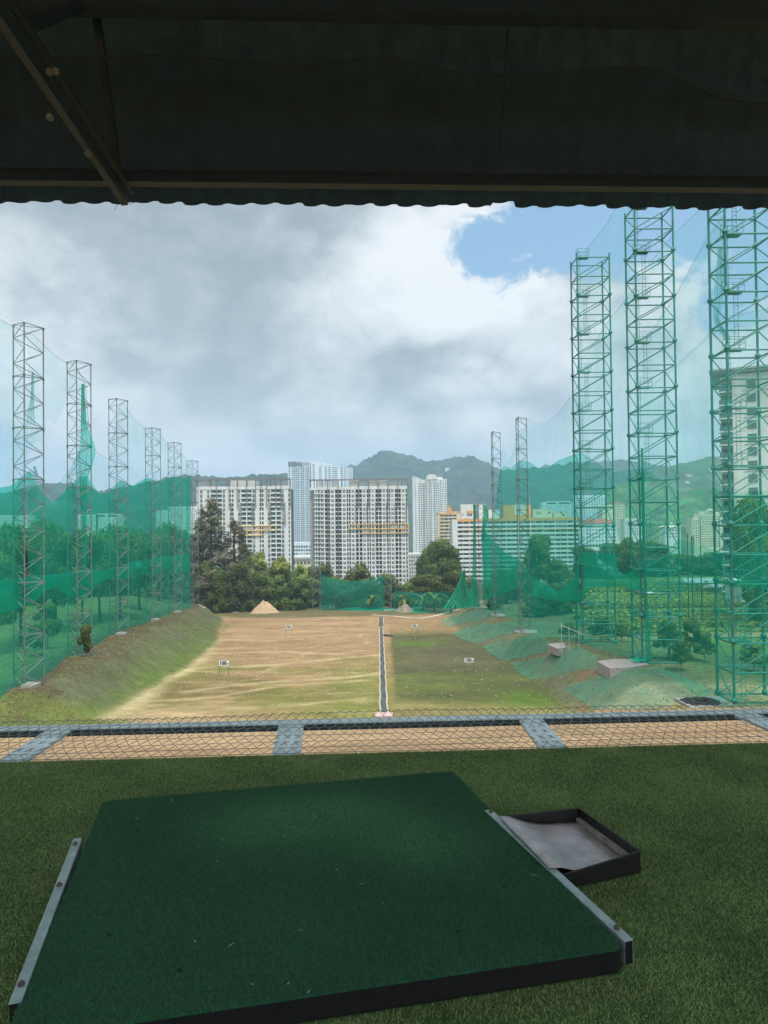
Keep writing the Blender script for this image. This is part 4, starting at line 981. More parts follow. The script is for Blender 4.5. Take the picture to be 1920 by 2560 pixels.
bundle('hanging_net', 'dense green net strip hanging down the left side of the short wrapped tower', 1186, 173, [(1262, 1184, 1188), (1350, 1183, 1190), (1440, 1180, 1192), (1518, 1176, 1200)], N_HEAP, fold=.3)
bundle('hanging_net', 'ragged green net flag caught on the right side of the short wrapped tower', 1216, 173, [(1262, 1206, 1213), (1280, 1208, 1222), (1300, 1206, 1222), (1318, 1205, 1214), (1350, 1206, 1211)], N_HEAP, fold=.3, seed=2)
bundle('hanging_net', 'green net collapsed like a tent on the low tilted tower', 1150, 194, [(1424, 1159, 1162), (1450, 1150, 1166), (1475, 1138, 1174), (1500, 1124, 1184), (1521, 1108, 1190)], N_HEAP, fold=.8, seed=4)
bundle('hanging_net', 'low curtain of green net between the tent-shaped net and the short wrapped tower', 1180, 186, [(1448, 1180, 1186), (1470, 1176, 1188), (1500, 1170, 1190), (1520, 1166, 1196)], N_HEAP, fold=.5, seed=6)
bundle('hanging_net', 'bunched green net running down the front leg of the middle tall green tower', 1609, 81.7, [(1120, 1603, 1607), (1200, 1604, 1610), (1400, 1607, 1613), (1560, 1612, 1622), (1655, 1615, 1628)], N_BUN, fold=.15, seed=7)
bundle('hanging_net', 'gathered green net strands inside the nearest tall green tower', 1795, 64.4, [(620, 1795, 1806), (700, 1788, 1808), (760, 1784, 1804), (800, 1785, 1796), (850, 1812, 1828)], N_FAINT, fold=.2, seed=9)
# back nets
back = [((X(803, 1515, 226), 226), (X(960, 1515, 226), 226), [(780, 1436), (803, 1434), (830, 1446), (870, 1453), (920, 1449), (962, 1438)], 'dark green back net sagging between the two low towers'),
        ((X(985, 1515, 224), 224), (X(1128, 1515, 205), 205), [(985, 1476), (1040, 1482), (1128, 1478)], 'low dark green back net between the grey dirt heap and the tent-shaped net')]
for i, (A_, B_, tp, lb) in enumerate(back):
    t = thing('safety_net', lb, 'net', (A_[0], A_[1], terr1(*A_)), 'nets across the back of the range')
    sheet('net_sheet', A_, B_, E(tp), None, N_BACK, t, seed=i + 80, bil=.6)
# nets lying on the right slope
def zz(pts): return [(1100 + a / 2.023, 1460 + c / 2.023) for a, c in pts]
polys = [(zz([(620, 535), (720, 500), (850, 455), (960, 425), (1100, 430), (1250, 480), (1400, 560), (1180, 620), (1100, 640), (780, 640), (690, 580)]), 'wide net lying over the nearest mound on the right slope'),
         (zz([(355, 408), (520, 375), (700, 320), (800, 370), (790, 400), (850, 430), (690, 440), (600, 470), (455, 490), (390, 450)]), 'net lying on the right slope below the pinkish pad'),
         (zz([(215, 320), (330, 290), (500, 250), (560, 300), (545, 340), (420, 380), (300, 390)]), 'net lying on the right slope below the flat-topped slim tower'),
         (zz([(65, 250), (200, 205), (380, 195), (400, 240), (270, 275), (190, 305), (110, 285)]), 'net lying on the right slope below the bent-topped slim tower'),
         (zz([(0, 185), (120, 150), (250, 120), (260, 160), (180, 190), (30, 220)]), 'farthest net lying on the right slope beside the pale path')]
def inside(p, poly):
    c = False; n = len(poly)
    for i in range(n):
        a, b_ = poly[i], poly[i - 1]
        if (a[1] > p[1]) != (b_[1] > p[1]) and p[0] < (b_[0] - a[0]) * (p[1] - a[1]) / (b_[1] - a[1]) + a[0]: c = not c
    return c
def drape(poly, name, lb, cat, m, group=None, lift=.09, step=4.0):
    xs_ = [p[0] for p in poly]; ys_ = [p[1] for p in poly]; ctr = hit_terr(sum(xs_) / len(xs_), sum(ys_) / len(ys_))
    cache = {}; vs = []; fs = []
    def vert(i, j):
        if (i, j) not in cache:
            h = hit_terr(i * step, j * step)
            h = h + Vector((0, 0, lift + .12 * fbm(h.x, h.y, 3, 77))); cache[(i, j)] = len(vs); vs.append(h - ctr)
        return cache[(i, j)]
    for i in range(int(min(xs_) / step), int(max(xs_) / step) + 1):
        for j in range(int(min(ys_) / step), int(max(ys_) / step) + 1):
            if inside(((i + .5) * step, (j + .5) * step), poly): fs.append((vert(i, j), vert(i + 1, j), vert(i + 1, j + 1), vert(i, j + 1)))
    # no stretched cells across hidden ground
    ok = []
    for f in fs:
        p = [vs[k] for k in f]
        if max((p[a] - p[(a + 1) % 4]).length for a in range(4)) < 7: ok.append(f)
    o = MB().add(vs, ok).build(name, m, None, True, loc=ctr); return tag(o, lb, cat, group)
for pl, lb in polys: drape(pl, 'ground_net', 'torn green ' + lb, 'net', N_GND, 'green nets lying on the right slope')
for pl, lb in (([(808, 1514), (870, 1519), (1000, 1522), (1062, 1516), (1065, 1523), (1000, 1529), (880, 1527), (825, 1522)], 'strip of pale green net lying across the back of the field'),
               ([(1012, 1526), (1070, 1527), (1072, 1533), (1020, 1531)], 'bright green scrap of net at the right end of the back strip'), ([(754, 1512), (800, 1513), (800, 1517), (760, 1517)], 'green scrap of net by the left low tower')):
    drape(pl, 'ground_net', lb, 'net', N_HEAP, 'net scraps at the back of the field', step=2.5)
drape([(1574, 1660), (1590, 1654), (1622, 1653), (1620, 1663), (1590, 1667)], 'ground_net', 'bright green net scrap lying against the pinkish pad', 'net', N_HEAP, lift=.5, step=2.5)

# ------------------------------------------------------------------ vegetation
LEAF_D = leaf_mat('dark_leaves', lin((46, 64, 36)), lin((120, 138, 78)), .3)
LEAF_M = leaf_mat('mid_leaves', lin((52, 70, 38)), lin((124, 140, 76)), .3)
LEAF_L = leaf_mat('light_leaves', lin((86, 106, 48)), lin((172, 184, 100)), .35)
LEAF_C = leaf_mat('casuarina_needles', lin((84, 86, 64)), lin((146, 142, 116)), .3)
BARK = mat('bark', lin((92, 80, 68)), lin((62, 54, 46)), 3, .9, bump=.4, bscale=9)
def crown_mesh(name, lobes, n, size, m, seed, droop=0.0, aspect=1.6, shell=.55, up=.5):
    g = np.random.default_rng(seed)
    lob = np.array(lobes, float); vol = lob[:, 3] * lob[:, 4] * lob[:, 5]; w = vol ** .72; w /= w.sum()
    li = g.choice(len(lob), n, p=w)
    d = g.normal(size=(n, 3)); d /= np.linalg.norm(d, axis=1)[:, None]
    r = shell + (1 - shell) * g.random(n) ** .6
    r = r * (1 + .22 * np.sin(d[:, 0] * 7 + li) * np.cos(d[:, 2] * 6 + li * 2))
    c = lob[li, :3] + d * lob[li, 3:6] * r[:, None]
    nr = d + np.array([0, 0, up]) + g.normal(size=(n, 3)) * .55; nr /= np.linalg.norm(nr, axis=1)[:, None]
    a = np.cross(nr, g.normal(size=(n, 3))); 
    if droop:
        a = g.normal(size=(n, 3)) * .35 + np.array([0, 0, -droop]) + d * .5
    a /= np.linalg.norm(a, axis=1)[:, None]; b_ = np.cross(nr, a); b_ /= np.linalg.norm(b_, axis=1)[:, None]
    s = size * (.6 + .8 * g.random(n))[:, None]
    a = a * s * aspect / 1.3; b_ = b_ * s / 1.3
    V = np.stack([c - a * .5, c + b_ * .5 - a * .05, c + a * .5, c - b_ * .5 + a * .05], 1).reshape(-1, 3)
    q = np.arange(4 * n).reshape(n, 4)
    lt = g.random(len(lob))
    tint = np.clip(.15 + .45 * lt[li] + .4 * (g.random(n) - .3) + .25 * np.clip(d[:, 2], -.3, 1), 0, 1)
    return npmesh(name, V, q, m, np.repeat(tint, 4))
def lobes_round(seed, k, rx, h0, h1, s=.36, flat=.8):
    g = random.Random(seed); out = []
    for i in range(k):
        a = g.uniform(0, 6.283); rr = rx * (g.random() ** .6) * .78; f = g.random()
        z = h0 + (h1 - h0) * f; shr = 1 - .55 * max(0, (f - .35)) ** 1.2
        rad = rx * s * g.uniform(.75, 1.25)
        out.append((rr * shr * math.cos(a), rr * shr * math.sin(a), z, rad, rad, rad * flat))
    return out
def trunk_mb(h, r, limbs, seed, lean=.3):
    g = random.Random(seed); mb = MB(); lx, ly = g.uniform(-lean, lean), g.uniform(-lean, lean)
    mb.tube([(0, 0, -.6), (lx * .3, ly * .3, h * .3), (lx * .7, ly * .7, h * .65), (lx, ly, h)], [r * 1.35, r, r * .85, r * .65], 8)
    for i in range(limbs):
        a = 6.283 * i / limbs + g.uniform(-.4, .4); L = h * g.uniform(.5, .85)
        mb.tube([(lx * .6, ly * .6, h * .62), (lx + L * .35 * math.cos(a), ly + L * .35 * math.sin(a), h + L * .25), (lx + L * .8 * math.cos(a), ly + L * .8 * math.sin(a), h + L * .75)], [r * .55, r * .4, r * .15], 6)
    return mb
PROTO = {}
def proto(key, fn): 
    PROTO[key] = fn(); return PROTO[key]
def mk(h, trunk_h, tr, lob, n, size, m, seed, **kw):
    return (crown_mesh('crown', lob, n, size, m, seed, **kw), trunk_mb(trunk_h, tr, 6, seed).mesh('trunk', BARK, True), h)
for k in range(3):   # spreading park trees, 16 m tall, 15 m wide
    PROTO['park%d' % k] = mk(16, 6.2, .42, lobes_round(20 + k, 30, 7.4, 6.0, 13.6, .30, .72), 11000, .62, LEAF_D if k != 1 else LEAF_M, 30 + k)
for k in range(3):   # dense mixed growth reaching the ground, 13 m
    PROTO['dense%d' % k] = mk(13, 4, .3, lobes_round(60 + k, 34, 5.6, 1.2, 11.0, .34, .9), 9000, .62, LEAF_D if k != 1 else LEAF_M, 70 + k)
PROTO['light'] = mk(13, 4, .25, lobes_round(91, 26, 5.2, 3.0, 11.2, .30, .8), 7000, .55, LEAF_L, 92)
def lobes_dome(seed, k, rx, z0, h):
    g = random.Random(seed); out = []
    for i in range(k):
        a = g.uniform(0, 6.283); el = math.asin(g.uniform(-.25, 1)); q = .80 * g.uniform(.82, 1.06)
        out.append((rx * q * math.cos(el) * math.cos(a), rx * q * math.cos(el) * math.sin(a), z0 + h * q * math.sin(el), rx * .24 * g.uniform(.8, 1.3), rx * .24 * g.uniform(.8, 1.3), rx * .19))
    return out
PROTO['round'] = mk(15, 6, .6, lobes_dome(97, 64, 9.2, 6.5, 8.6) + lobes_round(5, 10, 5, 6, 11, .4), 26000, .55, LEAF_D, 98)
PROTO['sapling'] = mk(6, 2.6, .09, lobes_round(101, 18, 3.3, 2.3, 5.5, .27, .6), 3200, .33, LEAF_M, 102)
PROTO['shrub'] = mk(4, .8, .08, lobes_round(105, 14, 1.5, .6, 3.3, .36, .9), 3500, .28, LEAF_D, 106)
def casu(seed):
    g = random.Random(seed); lob = []
    for i in range(130):
        f = (i + .5) / 130; z = 2 + 27 * f; rr = (4.6 * (1 - f) ** .75 + .5); a = g.uniform(0, 6.283); q = rr * g.uniform(.35, .95)
        lob.append((q * math.cos(a), q * math.sin(a), z, 1.25 * (1 - f * .55), 1.25 * (1 - f * .55), 1.2 * (1 - .4 * f)))
    mb = MB(); mb.tube([(0, 0, -.5), (.2, 0, 10), (-.1, .1, 20), (0, 0, 29.5)], [.42, .32, .2, .04], 7)
    for i in range(46):
        f = (i + .5) / 46; z = 3 + 25 * f; a = g.uniform(0, 6.283); L = 4.8 * (1 - f) ** .7 + .7
        mb.tube([(0, 0, z), (L * .5 * math.cos(a), L * .5 * math.sin(a), z + L * .30), (L * math.cos(a), L * math.sin(a), z + L * .42)], [.07, .05, .015], 4)
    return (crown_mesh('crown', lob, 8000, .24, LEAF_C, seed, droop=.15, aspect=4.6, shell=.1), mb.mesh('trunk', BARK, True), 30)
PROTO['casuarina0'] = casu(3); PROTO['casuarina1'] = casu(8)
NAT = {'park0': 15.5, 'park1': 15.5, 'park2': 15.5, 'dense0': 12, 'dense1': 12, 'dense2': 12, 'light': 11, 'round': 19, 'sapling': 5.6, 'shrub': 3.6, 'casuarina0': 10, 'casuarina1': 10}
def tree(name, label, cat, key, px, D, ytop, wpx, ybase=None, group=None):
    cr, tk, h = PROTO[key]
    x = X(px, ybase or 1500, D); z = terr1(x, D) - .1
    t = thing(name, label, cat, (x, D, z), group)
    hz = (Z(px, ytop, D) - z) / h; wx = (X(px + wpx / 2, 1400, D) - X(px - wpx / 2, 1400, D)) / NAT[key]
    t.scale = (wx, wx, hz); t.rotation_euler = (0, 0, random.uniform(0, 6.28))
    link('crown', cr, t); link('trunk', tk, t)
    return t
gp = 'park trees behind the left nets'
for i, (px, D, yt, w, key, lb) in enumerate((
    (-6, 100, 1372, 120, 'park1', 'light green tree cut by the left picture edge in front of the park trees'),
    (52, 108, 1312, 150, 'park0', 'broad park tree directly behind the nearest left tower'),
    (118, 105, 1508, 66, 'sapling', 'small young tree on the park lawn right of the nearest left tower'),
    (140, 122, 1316, 150, 'park2', 'broad dark park tree between the nearest and the bush-footed tower'),
    (86, 98, 1560, 50, 'sapling', 'second small park tree low behind the nearest left tower'),
    (206, 134, 1318, 130, 'park0', 'broad park tree behind the bush-footed tower'),
    (250, 140, 1322, 120, 'park1', 'lighter park tree left of the third left tower'),
    (300, 146, 1318, 126, 'park2', 'dark park tree right behind the third left tower'),
    (348, 165, 1326, 110, 'park0', 'park tree just left of the fourth left tower'),
    (398, 205, 1330, 110, 'park1', 'park tree between the fourth and fifth left towers'),
    (446, 250, 1326, 100, 'park2', 'park tree behind the fifth left tower'),
    (20, 180, 1300, 130, 'dense0', 'rear park tree reaching above the others at the far left'),
    (110, 190, 1296, 130, 'dense2', 'rear park tree whose top shows just above the nearest row, left of the stepped flats'),
    (180, 185, 1316, 110, 'dense1', 'rear park tree beneath the stepped pale flats'),
    (270, 195, 1306, 120, 'dense0', 'rear park tree right of the stepped pale flats'),
    (340, 200, 1312, 110, 'dense2', 'rear park tree just left of the white flats'),
    (410, 235, 1300, 110, 'dense0', 'rear park tree covering the base of the white flats'),
    (462, 262, 1318, 90, 'dense1', 'rear park tree beside the last left tower'),
    (-40, 150, 1330, 150, 'park2', 'dark park tree behind the light green one at the left picture edge'))):
    tree('park_tree', lb, 'tree', key, px, D, yt, w, None, gp)
for i, (px, D, yt, w, lb) in enumerate(((528, 229, 1238, 176, 'tallest wispy casuarina in front of the pale grey apartment block'), (588, 234, 1296, 150, 'second casuarina just right of the tallest one'), (498, 228, 1290, 120, 'casuarina touching the last left net'))):
    tree('casuarina_tree', lb, 'tree', 'casuarina%d' % (i % 2), px, D, yt, w, None, 'casuarinas behind the range')
gb = 'bushy trees along the back of the range'
for px, D, yt, w, key, lb in (
    (512, 224, 1398, 70, 'dense0', 'dark bushy tree at the foot of the casuarinas, next to the left net'), (548, 222, 1416, 72, 'dense2', 'dark bushy tree beneath the tallest casuarina'),
    (590, 226, 1402, 80, 'dense0', 'dark bushy tree beneath the second casuarina'), (640, 228, 1428, 84, 'dense2', 'dark bushy tree behind the sand heap'),
    (690, 230, 1432, 84, 'dense1', 'bushy tree right of the sand heap'), (742, 230, 1440, 78, 'dense0', 'bushy tree left of the left low back tower'),
    (648, 262, 1372, 92, 'light', 'yellow-green tree rising left of the gap between the apartment blocks'), (704, 262, 1384, 84, 'light', 'yellow-green tree under the right end of the pale grey block'),
    (752, 264, 1404, 66, 'light', 'yellow-green tree in the gap between the apartment blocks'), (610, 255, 1352, 66, 'light', 'yellow-green tree showing through behind the second casuarina'),
    (806, 252, 1404, 112, 'dense1', 'rounded green tree at the left foot of the central apartment block'), (850, 236, 1440, 88, 'dense0', 'dark bushy tree behind the back net, left part'),
    (894, 252, 1404, 100, 'dense1', 'rounded green tree at the middle foot of the central apartment block'), (930, 236, 1446, 80, 'dense2', 'dark bushy tree behind the back net, right part'),
    (972, 244, 1432, 80, 'dense0', 'bushy tree behind the right low back tower'), (1008, 236, 1452, 76, 'dense1', 'bushy tree above the grey dirt heap'),
    (1048, 240, 1434, 84, 'dense2', 'dark tree below the round dark tree'), (1092, 236, 1440, 80, 'dense0', 'dark tree left of the tent-shaped net'),
    (1134, 232, 1424, 70, 'dense2', 'dark tree just behind the tent-shaped net'), (1168, 226, 1440, 60, 'dense1', 'bushy tree between the tent-shaped net and the wrapped tower'), (780, 238, 1446, 70, 'dense2', 'bushy tree right behind the left low back tower')):
    tree('bushy_tree', lb, 'tree', key, px, D, yt, w, None, gb)
tree('round_tree', 'large round dark tree standing in front of the slender white tower', 'tree', 'round', 1100, 262, 1343, 122)
gr = 'trees behind the right nets'
for px, D, yt, w, key, lb in (
    (1348, 172, 1328, 84, 'park1', 'tall loose tree before the slab block, right of the flat-topped slim tower'), (1300, 190, 1400, 90, 'dense1', 'tree low between the two slim towers'),
    (1250, 196, 1420, 80, 'dense0', 'tree behind the bent-topped slim tower'), (1400, 168, 1392, 96, 'dense1', 'tree between the flat-topped slim tower and the first tall tower'),
    (1372, 150, 1455, 84, 'dense0', 'lower bushy growth left of the first tall tower'), (1425, 146, 1448, 80, 'dense2', 'bushy growth at the left foot of the first tall tower'),
    (1330, 152, 1478, 70, 'dense2', 'bushy growth right beside the flat-topped slim tower'), (1470, 225, 1362, 96, 'dense0', 'dark tree seen through the first tall tower'),
    (1540, 222, 1352, 110, 'park2', 'broad dark tree in the gap between the first and middle tall towers'), (1590, 225, 1338, 90, 'dense1', 'tree seen left of the middle tall tower'),
    (1650, 228, 1350, 96, 'dense0', 'tree seen through the middle tall tower'), (1712, 232, 1384, 90, 'dense2', 'tree right of the middle tall tower behind the thin poles'),
    (1765, 230, 1378, 90, 'dense1', 'tree below the domed condominium'), (1822, 226, 1376, 90, 'dense0', 'tree left of the nearest tall tower behind the sheds'),
    (1884, 128, 1228, 130, 'park1', 'large loose tree in front of the corner condominium'), (1900, 120, 1330, 90, 'dense1', 'bushy tree at the right picture edge below the large loose tree'), (1236, 168, 1466, 50, 'dense2', 'bushy growth behind the bent-topped slim tower foot')):
    tree('bushy_tree', lb, 'tree', key, px, D, yt, w, None, gr)
gs = 'young trees on the right bank'
for px, D, yt, w, lb in ((1500, 101, 1545, 56, 'young tree at the right foot of the first tall tower'), (1552, 100, 1560, 60, 'young spreading tree left of the middle tall tower'), (1668, 84, 1552, 74, 'young tree in front of the middle tall tower base'),
                         (1722, 86, 1548, 84, 'largest young tree between the middle and nearest tall towers'), (1760, 84, 1580, 56, 'young tree just left of the nearest tall tower'), (1700, 78, 1600, 60, 'low young tree below the largest young one'),
                         (1880, 80, 1610, 70, 'leafy young tree inside the foot of the nearest tall tower'), (1420, 112, 1556, 50, 'young tree left of the first tall tower foot')):
    tree('young_tree', lb, 'tree', 'sapling', px, D, yt, w, None, gs)
tree('shrub', 'leafy upright shrub growing at the foot of a left tower on the bank', 'shrub', 'shrub', 214, 94, 1556, 46)
# banana-like palms in the back growth
def palm_proto():
    mb = MB(); g = random.Random(4)
    for i in range(16):
        a = g.uniform(0, 6.283); L = g.uniform(2.2, 3.6); up = g.uniform(.5, 1.5); w = .22; pts = []
        for k in range(7):
            s = k / 6; pts.append(Vector((math.cos(a) * L * s, math.sin(a) * L * s, 2.2 + L * up * s - L * 1.1 * s * s)))
        sd = Vector((-math.sin(a), math.cos(a), 0))
        for k in range(6):
            w0, w1 = w * math.sin(math.pi * (k / 6 * .9 + .08)) * 1.6, w * math.sin(math.pi * ((k + 1) / 6 * .9 + .08)) * 1.6
            mb.add([pts[k] - sd * w0, pts[k] + sd * w0, pts[k + 1] + sd * w1, pts[k + 1] - sd * w1], [(0, 1, 2, 3)])
    me = mb.mesh('frond', LEAF_L)
    a = me.attributes.new('tint', 'FLOAT', 'POINT'); a.data.foreach_set('value', [random.random() * .7 for _ in me.vertices])
    tb = MB(); tb.tube([(0, 0, -.3), (0, 0, 2.4)], [.22, .14], 7)
    return me, tb.mesh('trunk', BARK)
pf, pt = palm_proto()
for px, D, yt, s, lb in ((1012, 220, 1470, 1.5, 'palm-like plant left of the grey dirt heap'), (1085, 218, 1468, 1.6, 'palm-like plant halfway along the low back net'), (1128, 214, 1462, 1.5, 'palm-like plant close to the tent-shaped net'), (935, 228, 1478, 1.4, 'palm-like plant behind the back net beside the right low tower'), (1058, 222, 1476, 1.3, 'palm-like plant behind the low back net under the round tree')):
    x = X(px, 1500, D); t = thing('palm_plant', lb, 'plant', (x, D, terr1(x, D)), 'palm-like plants behind the back nets'); t.scale = (s, s, s); t.rotation_euler = (0, 0, px)
    link('fronds', pf, t); link('trunk', pt, t)

# ------------------------------------------------------------------ things on the range
BOARD = mat('sign_board', lin((236, 238, 236)), lin((222, 226, 224)), 2, .6, coord='obj')
LETTER = mat('sign_lettering', lin((30, 34, 40)), None, 2, .6)
RUST = mat('sign_leg_metal', lin((104, 92, 76)), lin((70, 62, 52)), 4, .7, coord='obj')
def dsign(label, txt, px, ytop, ybase, wpx, D, sub='m', board=.0):
    c = hit_terr(px, ybase); D = c.y if board == 0 else board; s = D / F
    if board: c = Vector((X(px, ybase, D), D, terr1(X(px, ybase, D), D)))
    ht = Z(px, ytop, D) - c.z; w = wpx * s; bh = w * .47
    t = thing('distance_sign', label, 'distance sign', c, 'distance signs on the range')
    mb = MB(); mb.box((-w / 2, -.025, ht - bh), (w / 2, .025, ht)); mb.build('board', BOARD, t)
    for sx in (-1, 1):
        mb = MB(); mb.box((sx * w * .46 - .03, .026, -.2), (sx * w * .46 + .03, .07, ht - .02)); mb.build('leg', RUST, t)
    me = text_mesh(txt, bh * 1.08, .008, LETTER, bh * .045); o = link('lettering', me, t); o.location = (-w * .10 if sub else 0, -.035, ht - bh * .5); o.rotation_euler = (R(90), 0, 0); o.scale = (.96, 1, 1)
    if sub:
        me = text_mesh(sub, bh * .5, .008, LETTER, bh * .02); o = link('lettering', me, t); o.location = (w * .37, -.035, ht - bh * .62); o.rotation_euler = (R(90), 0, 0)
dsign('white 100m sign on two thin legs in the tan left half of the field', '100', 560, 1652, 1690, 25, 0)
dsign('white 100m sign on two thin legs in the green right half of the field', '100', 1173, 1645, 1681, 22.5, 0)
dsign('white 150m sign on two thin legs, left of the drain', '150', 722, 1563, 1589, 16.5, 0)
dsign('white 150m sign on two thin legs, right of the drain', '150', 1037, 1561, 1585, 15, 0)
dsign('small white 220 sign standing at the back of the field before the pale net strip', '220', 830, 1515, 1526, 12.5, 0, sub=None)

LINER = mat('black_drain_liner', lin((58, 62, 64)), lin((80, 82, 82)), 2, .8, stretch=(1, .15, 1))
EDGE = mat('pale_drain_edge', lin((190, 178, 152)), lin((150, 138, 112)), 1.5, .9)
d0, d1 = hit_terr(960, 1791), hit_terr(953, 1568)
t = thing('drain', 'long straight black-lined drain with pale edges running down the middle of the field', 'drain', d0)
ax = (d1 - d0); nseg = 40
def strip(name, m, off0, off1, lift):
    vs = []
    for i in range(nseg + 1):
        p = d0 + ax * (i / nseg); wv = .06 * math.sin(i * 1.7)
        for o in (off0, off1):
            xx = p.x + o + wv; vs.append(Vector((xx, p.y, terr1(xx, p.y) + lift)) - d0)
    MB().add(vs, [(2 * i, 2 * i + 1, 2 * i + 3, 2 * i + 2) for i in range(nseg)]).build(name, m, t)
strip('liner', LINER, -.32, .32, .07); strip('edging', EDGE, -.52, -.32, .09); strip('edging', EDGE, .32, .50, .09)
mb = MB(); mb.box((-.95, -.9, -.7), (.95, .6, .28)); mb.build('headwall', mat('pink_concrete', lin((206, 164, 160)), lin((180, 150, 146)), 2, .9), t)
e0 = hit_terr(952, 1566); e1 = hit_terr(951, 1549)
mb = MB(); a = e0 - d0; b_ = e1 - d0
mb.box((a.x - .75, a.y, a.z - .3), (a.x + .75, b_.y, b_.z + .10)); mb.build('sump_edge', EDGE, t)
mb = MB(); mb.box((a.x - .5, a.y + .2, a.z), (a.x + .5, b_.y - .3, b_.z + .16)); mb.build('sump_cover', mat('brown_sump', lin((92, 78, 70)), lin((62, 60, 60)), 1.2, .9), t)
c = hit_terr(970, 1590); mb = MB()
for i in range(14): mb.ball((random.uniform(-.7, .7), random.uniform(-1.0, 1.0) * .9, .06 + random.uniform(0, .12)), random.uniform(.25, .5), 7, 5, (1.2, 1.2, .35))
tag(mb.build('black_sheet', BLACK, None, True, loc=c), 'crumpled black sheet lying right beside the drain', 'plastic sheet')

def heap(name, label, px0, px1, ytop, ybase, D, m, seed):
    x0, x1 = X(px0, ybase, D), X(px1, ybase, D); w = (x1 - x0) / 2; cx = (x0 + x1) / 2; zb = terr1(cx, D); h = Z((px0 + px1) / 2, ytop, D) - zb
    vs = []; n, k = 40, 14
    for j in range(k + 1):
        r = j / k
        for i in range(n):
            a = 6.283 * i / n; rr = r * (1 + .10 * math.sin(a * 3 + seed)); x, y = w * rr * math.cos(a), w * .8 * rr * math.sin(a)
            z = h * (1 - r ** 1.35) ** 1.15 * (1 + .25 * (mnoise.noise(Vector((x * .9, y * .9, seed))))) + .25 * mnoise.noise(Vector((x * 1.4 + 5, y * 1.4, seed))) * (1 - r) - .3 * r
            vs.append((x, y, max(z, -.35)))
    fs = [(j * n + i, (j + 1) * n + i, (j + 1) * n + (i + 1) % n, j * n + (i + 1) % n) for j in range(k) for i in range(n)]
    return tag(MB().add(vs, fs).build(name, m, None, True, loc=(cx, D, zb)), label, 'heap')
heap('sand_heap', 'heap of tan sand at the back left of the field before the dark trees', 620, 700, 1502, 1518, 221, mat('sand', lin((186, 158, 126)), lin((160, 134, 104)), 1.5, .95, bump=.6, bscale=4, bdist=.15), 2)
heap('dirt_heap', 'low grey-brown dirt heap beside the right low back tower', 985, 1040, 1508, 1520, 217, mat('grey_dirt', lin((150, 136, 118)), lin((112, 104, 92)), 1.5, .95, bump=.7, bscale=4, bdist=.2), 6)
gpile = lin((30, 104, 92)); PIPE = mat('green_pipe', gpile, lin((60, 120, 110)), 1, .6, coord='obj')
c = hit_terr(600, 1524)
for i in range(12):
    a = random.uniform(-.35, .35); L = random.uniform(2.5, 4.2); x = random.uniform(-4.5, 4.5); y = random.uniform(-2.5, 2.5); z = .15 + .5 * random.random() * max(0, 1 - abs(x) / 5)
    mb = MB(); mb.bar((-L * math.cos(a), -L * math.sin(a), -.1), (L * math.cos(a), L * math.sin(a), .12), .13, 6)
    tag(mb.build('scrap_pipe', PIPE, None, loc=(c.x + x, c.y + y, terr1(c.x + x, c.y + y) + z)), 'green steel pipe in the loose pile left of the sand heap', 'pipe', 'scrap pipes left of the sand heap')
PATH = mat('pale_concrete_path', lin((214, 202, 186)), lin((184, 168, 148)), .8, .9)
def path(name, pts, w, m, kind='structure', lift=.1):
    vs = []; q = [hit_terr(*p) for p in pts]; dense = []
    for i in range(len(q) - 1):
        for k in range(10): dense.append(q[i].lerp(q[i + 1], k / 10))
    dense.append(q[-1])
    for i, p in enumerate(dense):
        d = (dense[min(i + 1, len(dense) - 1)] - dense[max(i - 1, 0)]); d.z = 0; d.normalize(); n = Vector((-d.y, d.x, 0))
        ww = w * (.8 + .5 * fbm(p.x, p.y, 4, 3))
        for s in (-1, 1):
            v = p + n * s * ww; vs.append((v.x, v.y, terr1(v.x, v.y) + lift))
    o = MB().add(vs, [(2 * i, 2 * i + 1, 2 * i + 3, 2 * i + 2) for i in range(len(dense) - 1)]).build(name, m, None, True); return tag(o, kind=kind)
path('path', [(500, 1515), (530, 1521), (560, 1526), (592, 1532)], .8, PATH)
path('path', [(930, 1538), (985, 1541), (1020, 1545), (1050, 1547), (1090, 1540), (1125, 1530), (1150, 1523)], .55, PATH)
SLAB = mat('grey_slab', lin((176, 170, 160)), None, 1, .9)
for i, (px, py, a, L, lb) in enumerate(((622, 1512, .1, 2.6, 'flat grey slab lying left of the sand heap'), (720, 1513, 0, 1.2, 'small pale slab lying right of the sand heap'), (976, 1527, .2, 2.0, 'pale concrete bar lying at the foot of the right low back tower'))):
    c = hit_terr(px, py); mb = MB(); mb.box((-L, -.35, 0), (L, .35, .3)); o = mb.build('concrete_slab', SLAB, None, loc=c); o.rotation_euler = (0, 0, a); tag(o, lb, 'slab')
# golf balls
BALL = mat('golf_ball_white', lin((226, 226, 220)), None, 2, .5)
bm_ = MB().ball((0, 0, 0), 1, 6, 4).mesh('golf_ball', BALL, True)
gb_ = random.Random(5); pts = []
def addballs(n, x0, x1, y0, y1):
    for _ in range(n):
        y = y0 + (y1 - y0) * gb_.random() ** 1.3; x = gb_.uniform(x0, x1)
        if gb_.random() < .15 + 1.9 * max(0, float(fbm(np.array([x]), np.array([y]), 9, 88, 2)[0]) - .38): pts.append((x, y))
addballs(900, -31, -1.2, 76, 150); addballs(300, 1.2, 21, 78, 160); addballs(100, -40, 16, 150, 215); addballs(40, 16, 24, 70, 90); addballs(50, -8, 9, 60, 74)
pts.sort(key=lambda p: p[1])
for x, y in pts[:300]:
    o = link('golf_ball', bm_, None, (x, y, terr1(x, y) + .05)); o.scale = (.046,) * 3; tag(o, 'white golf ball lying on the driving range field', 'golf ball', 'golf balls on the field')
mb = MB()
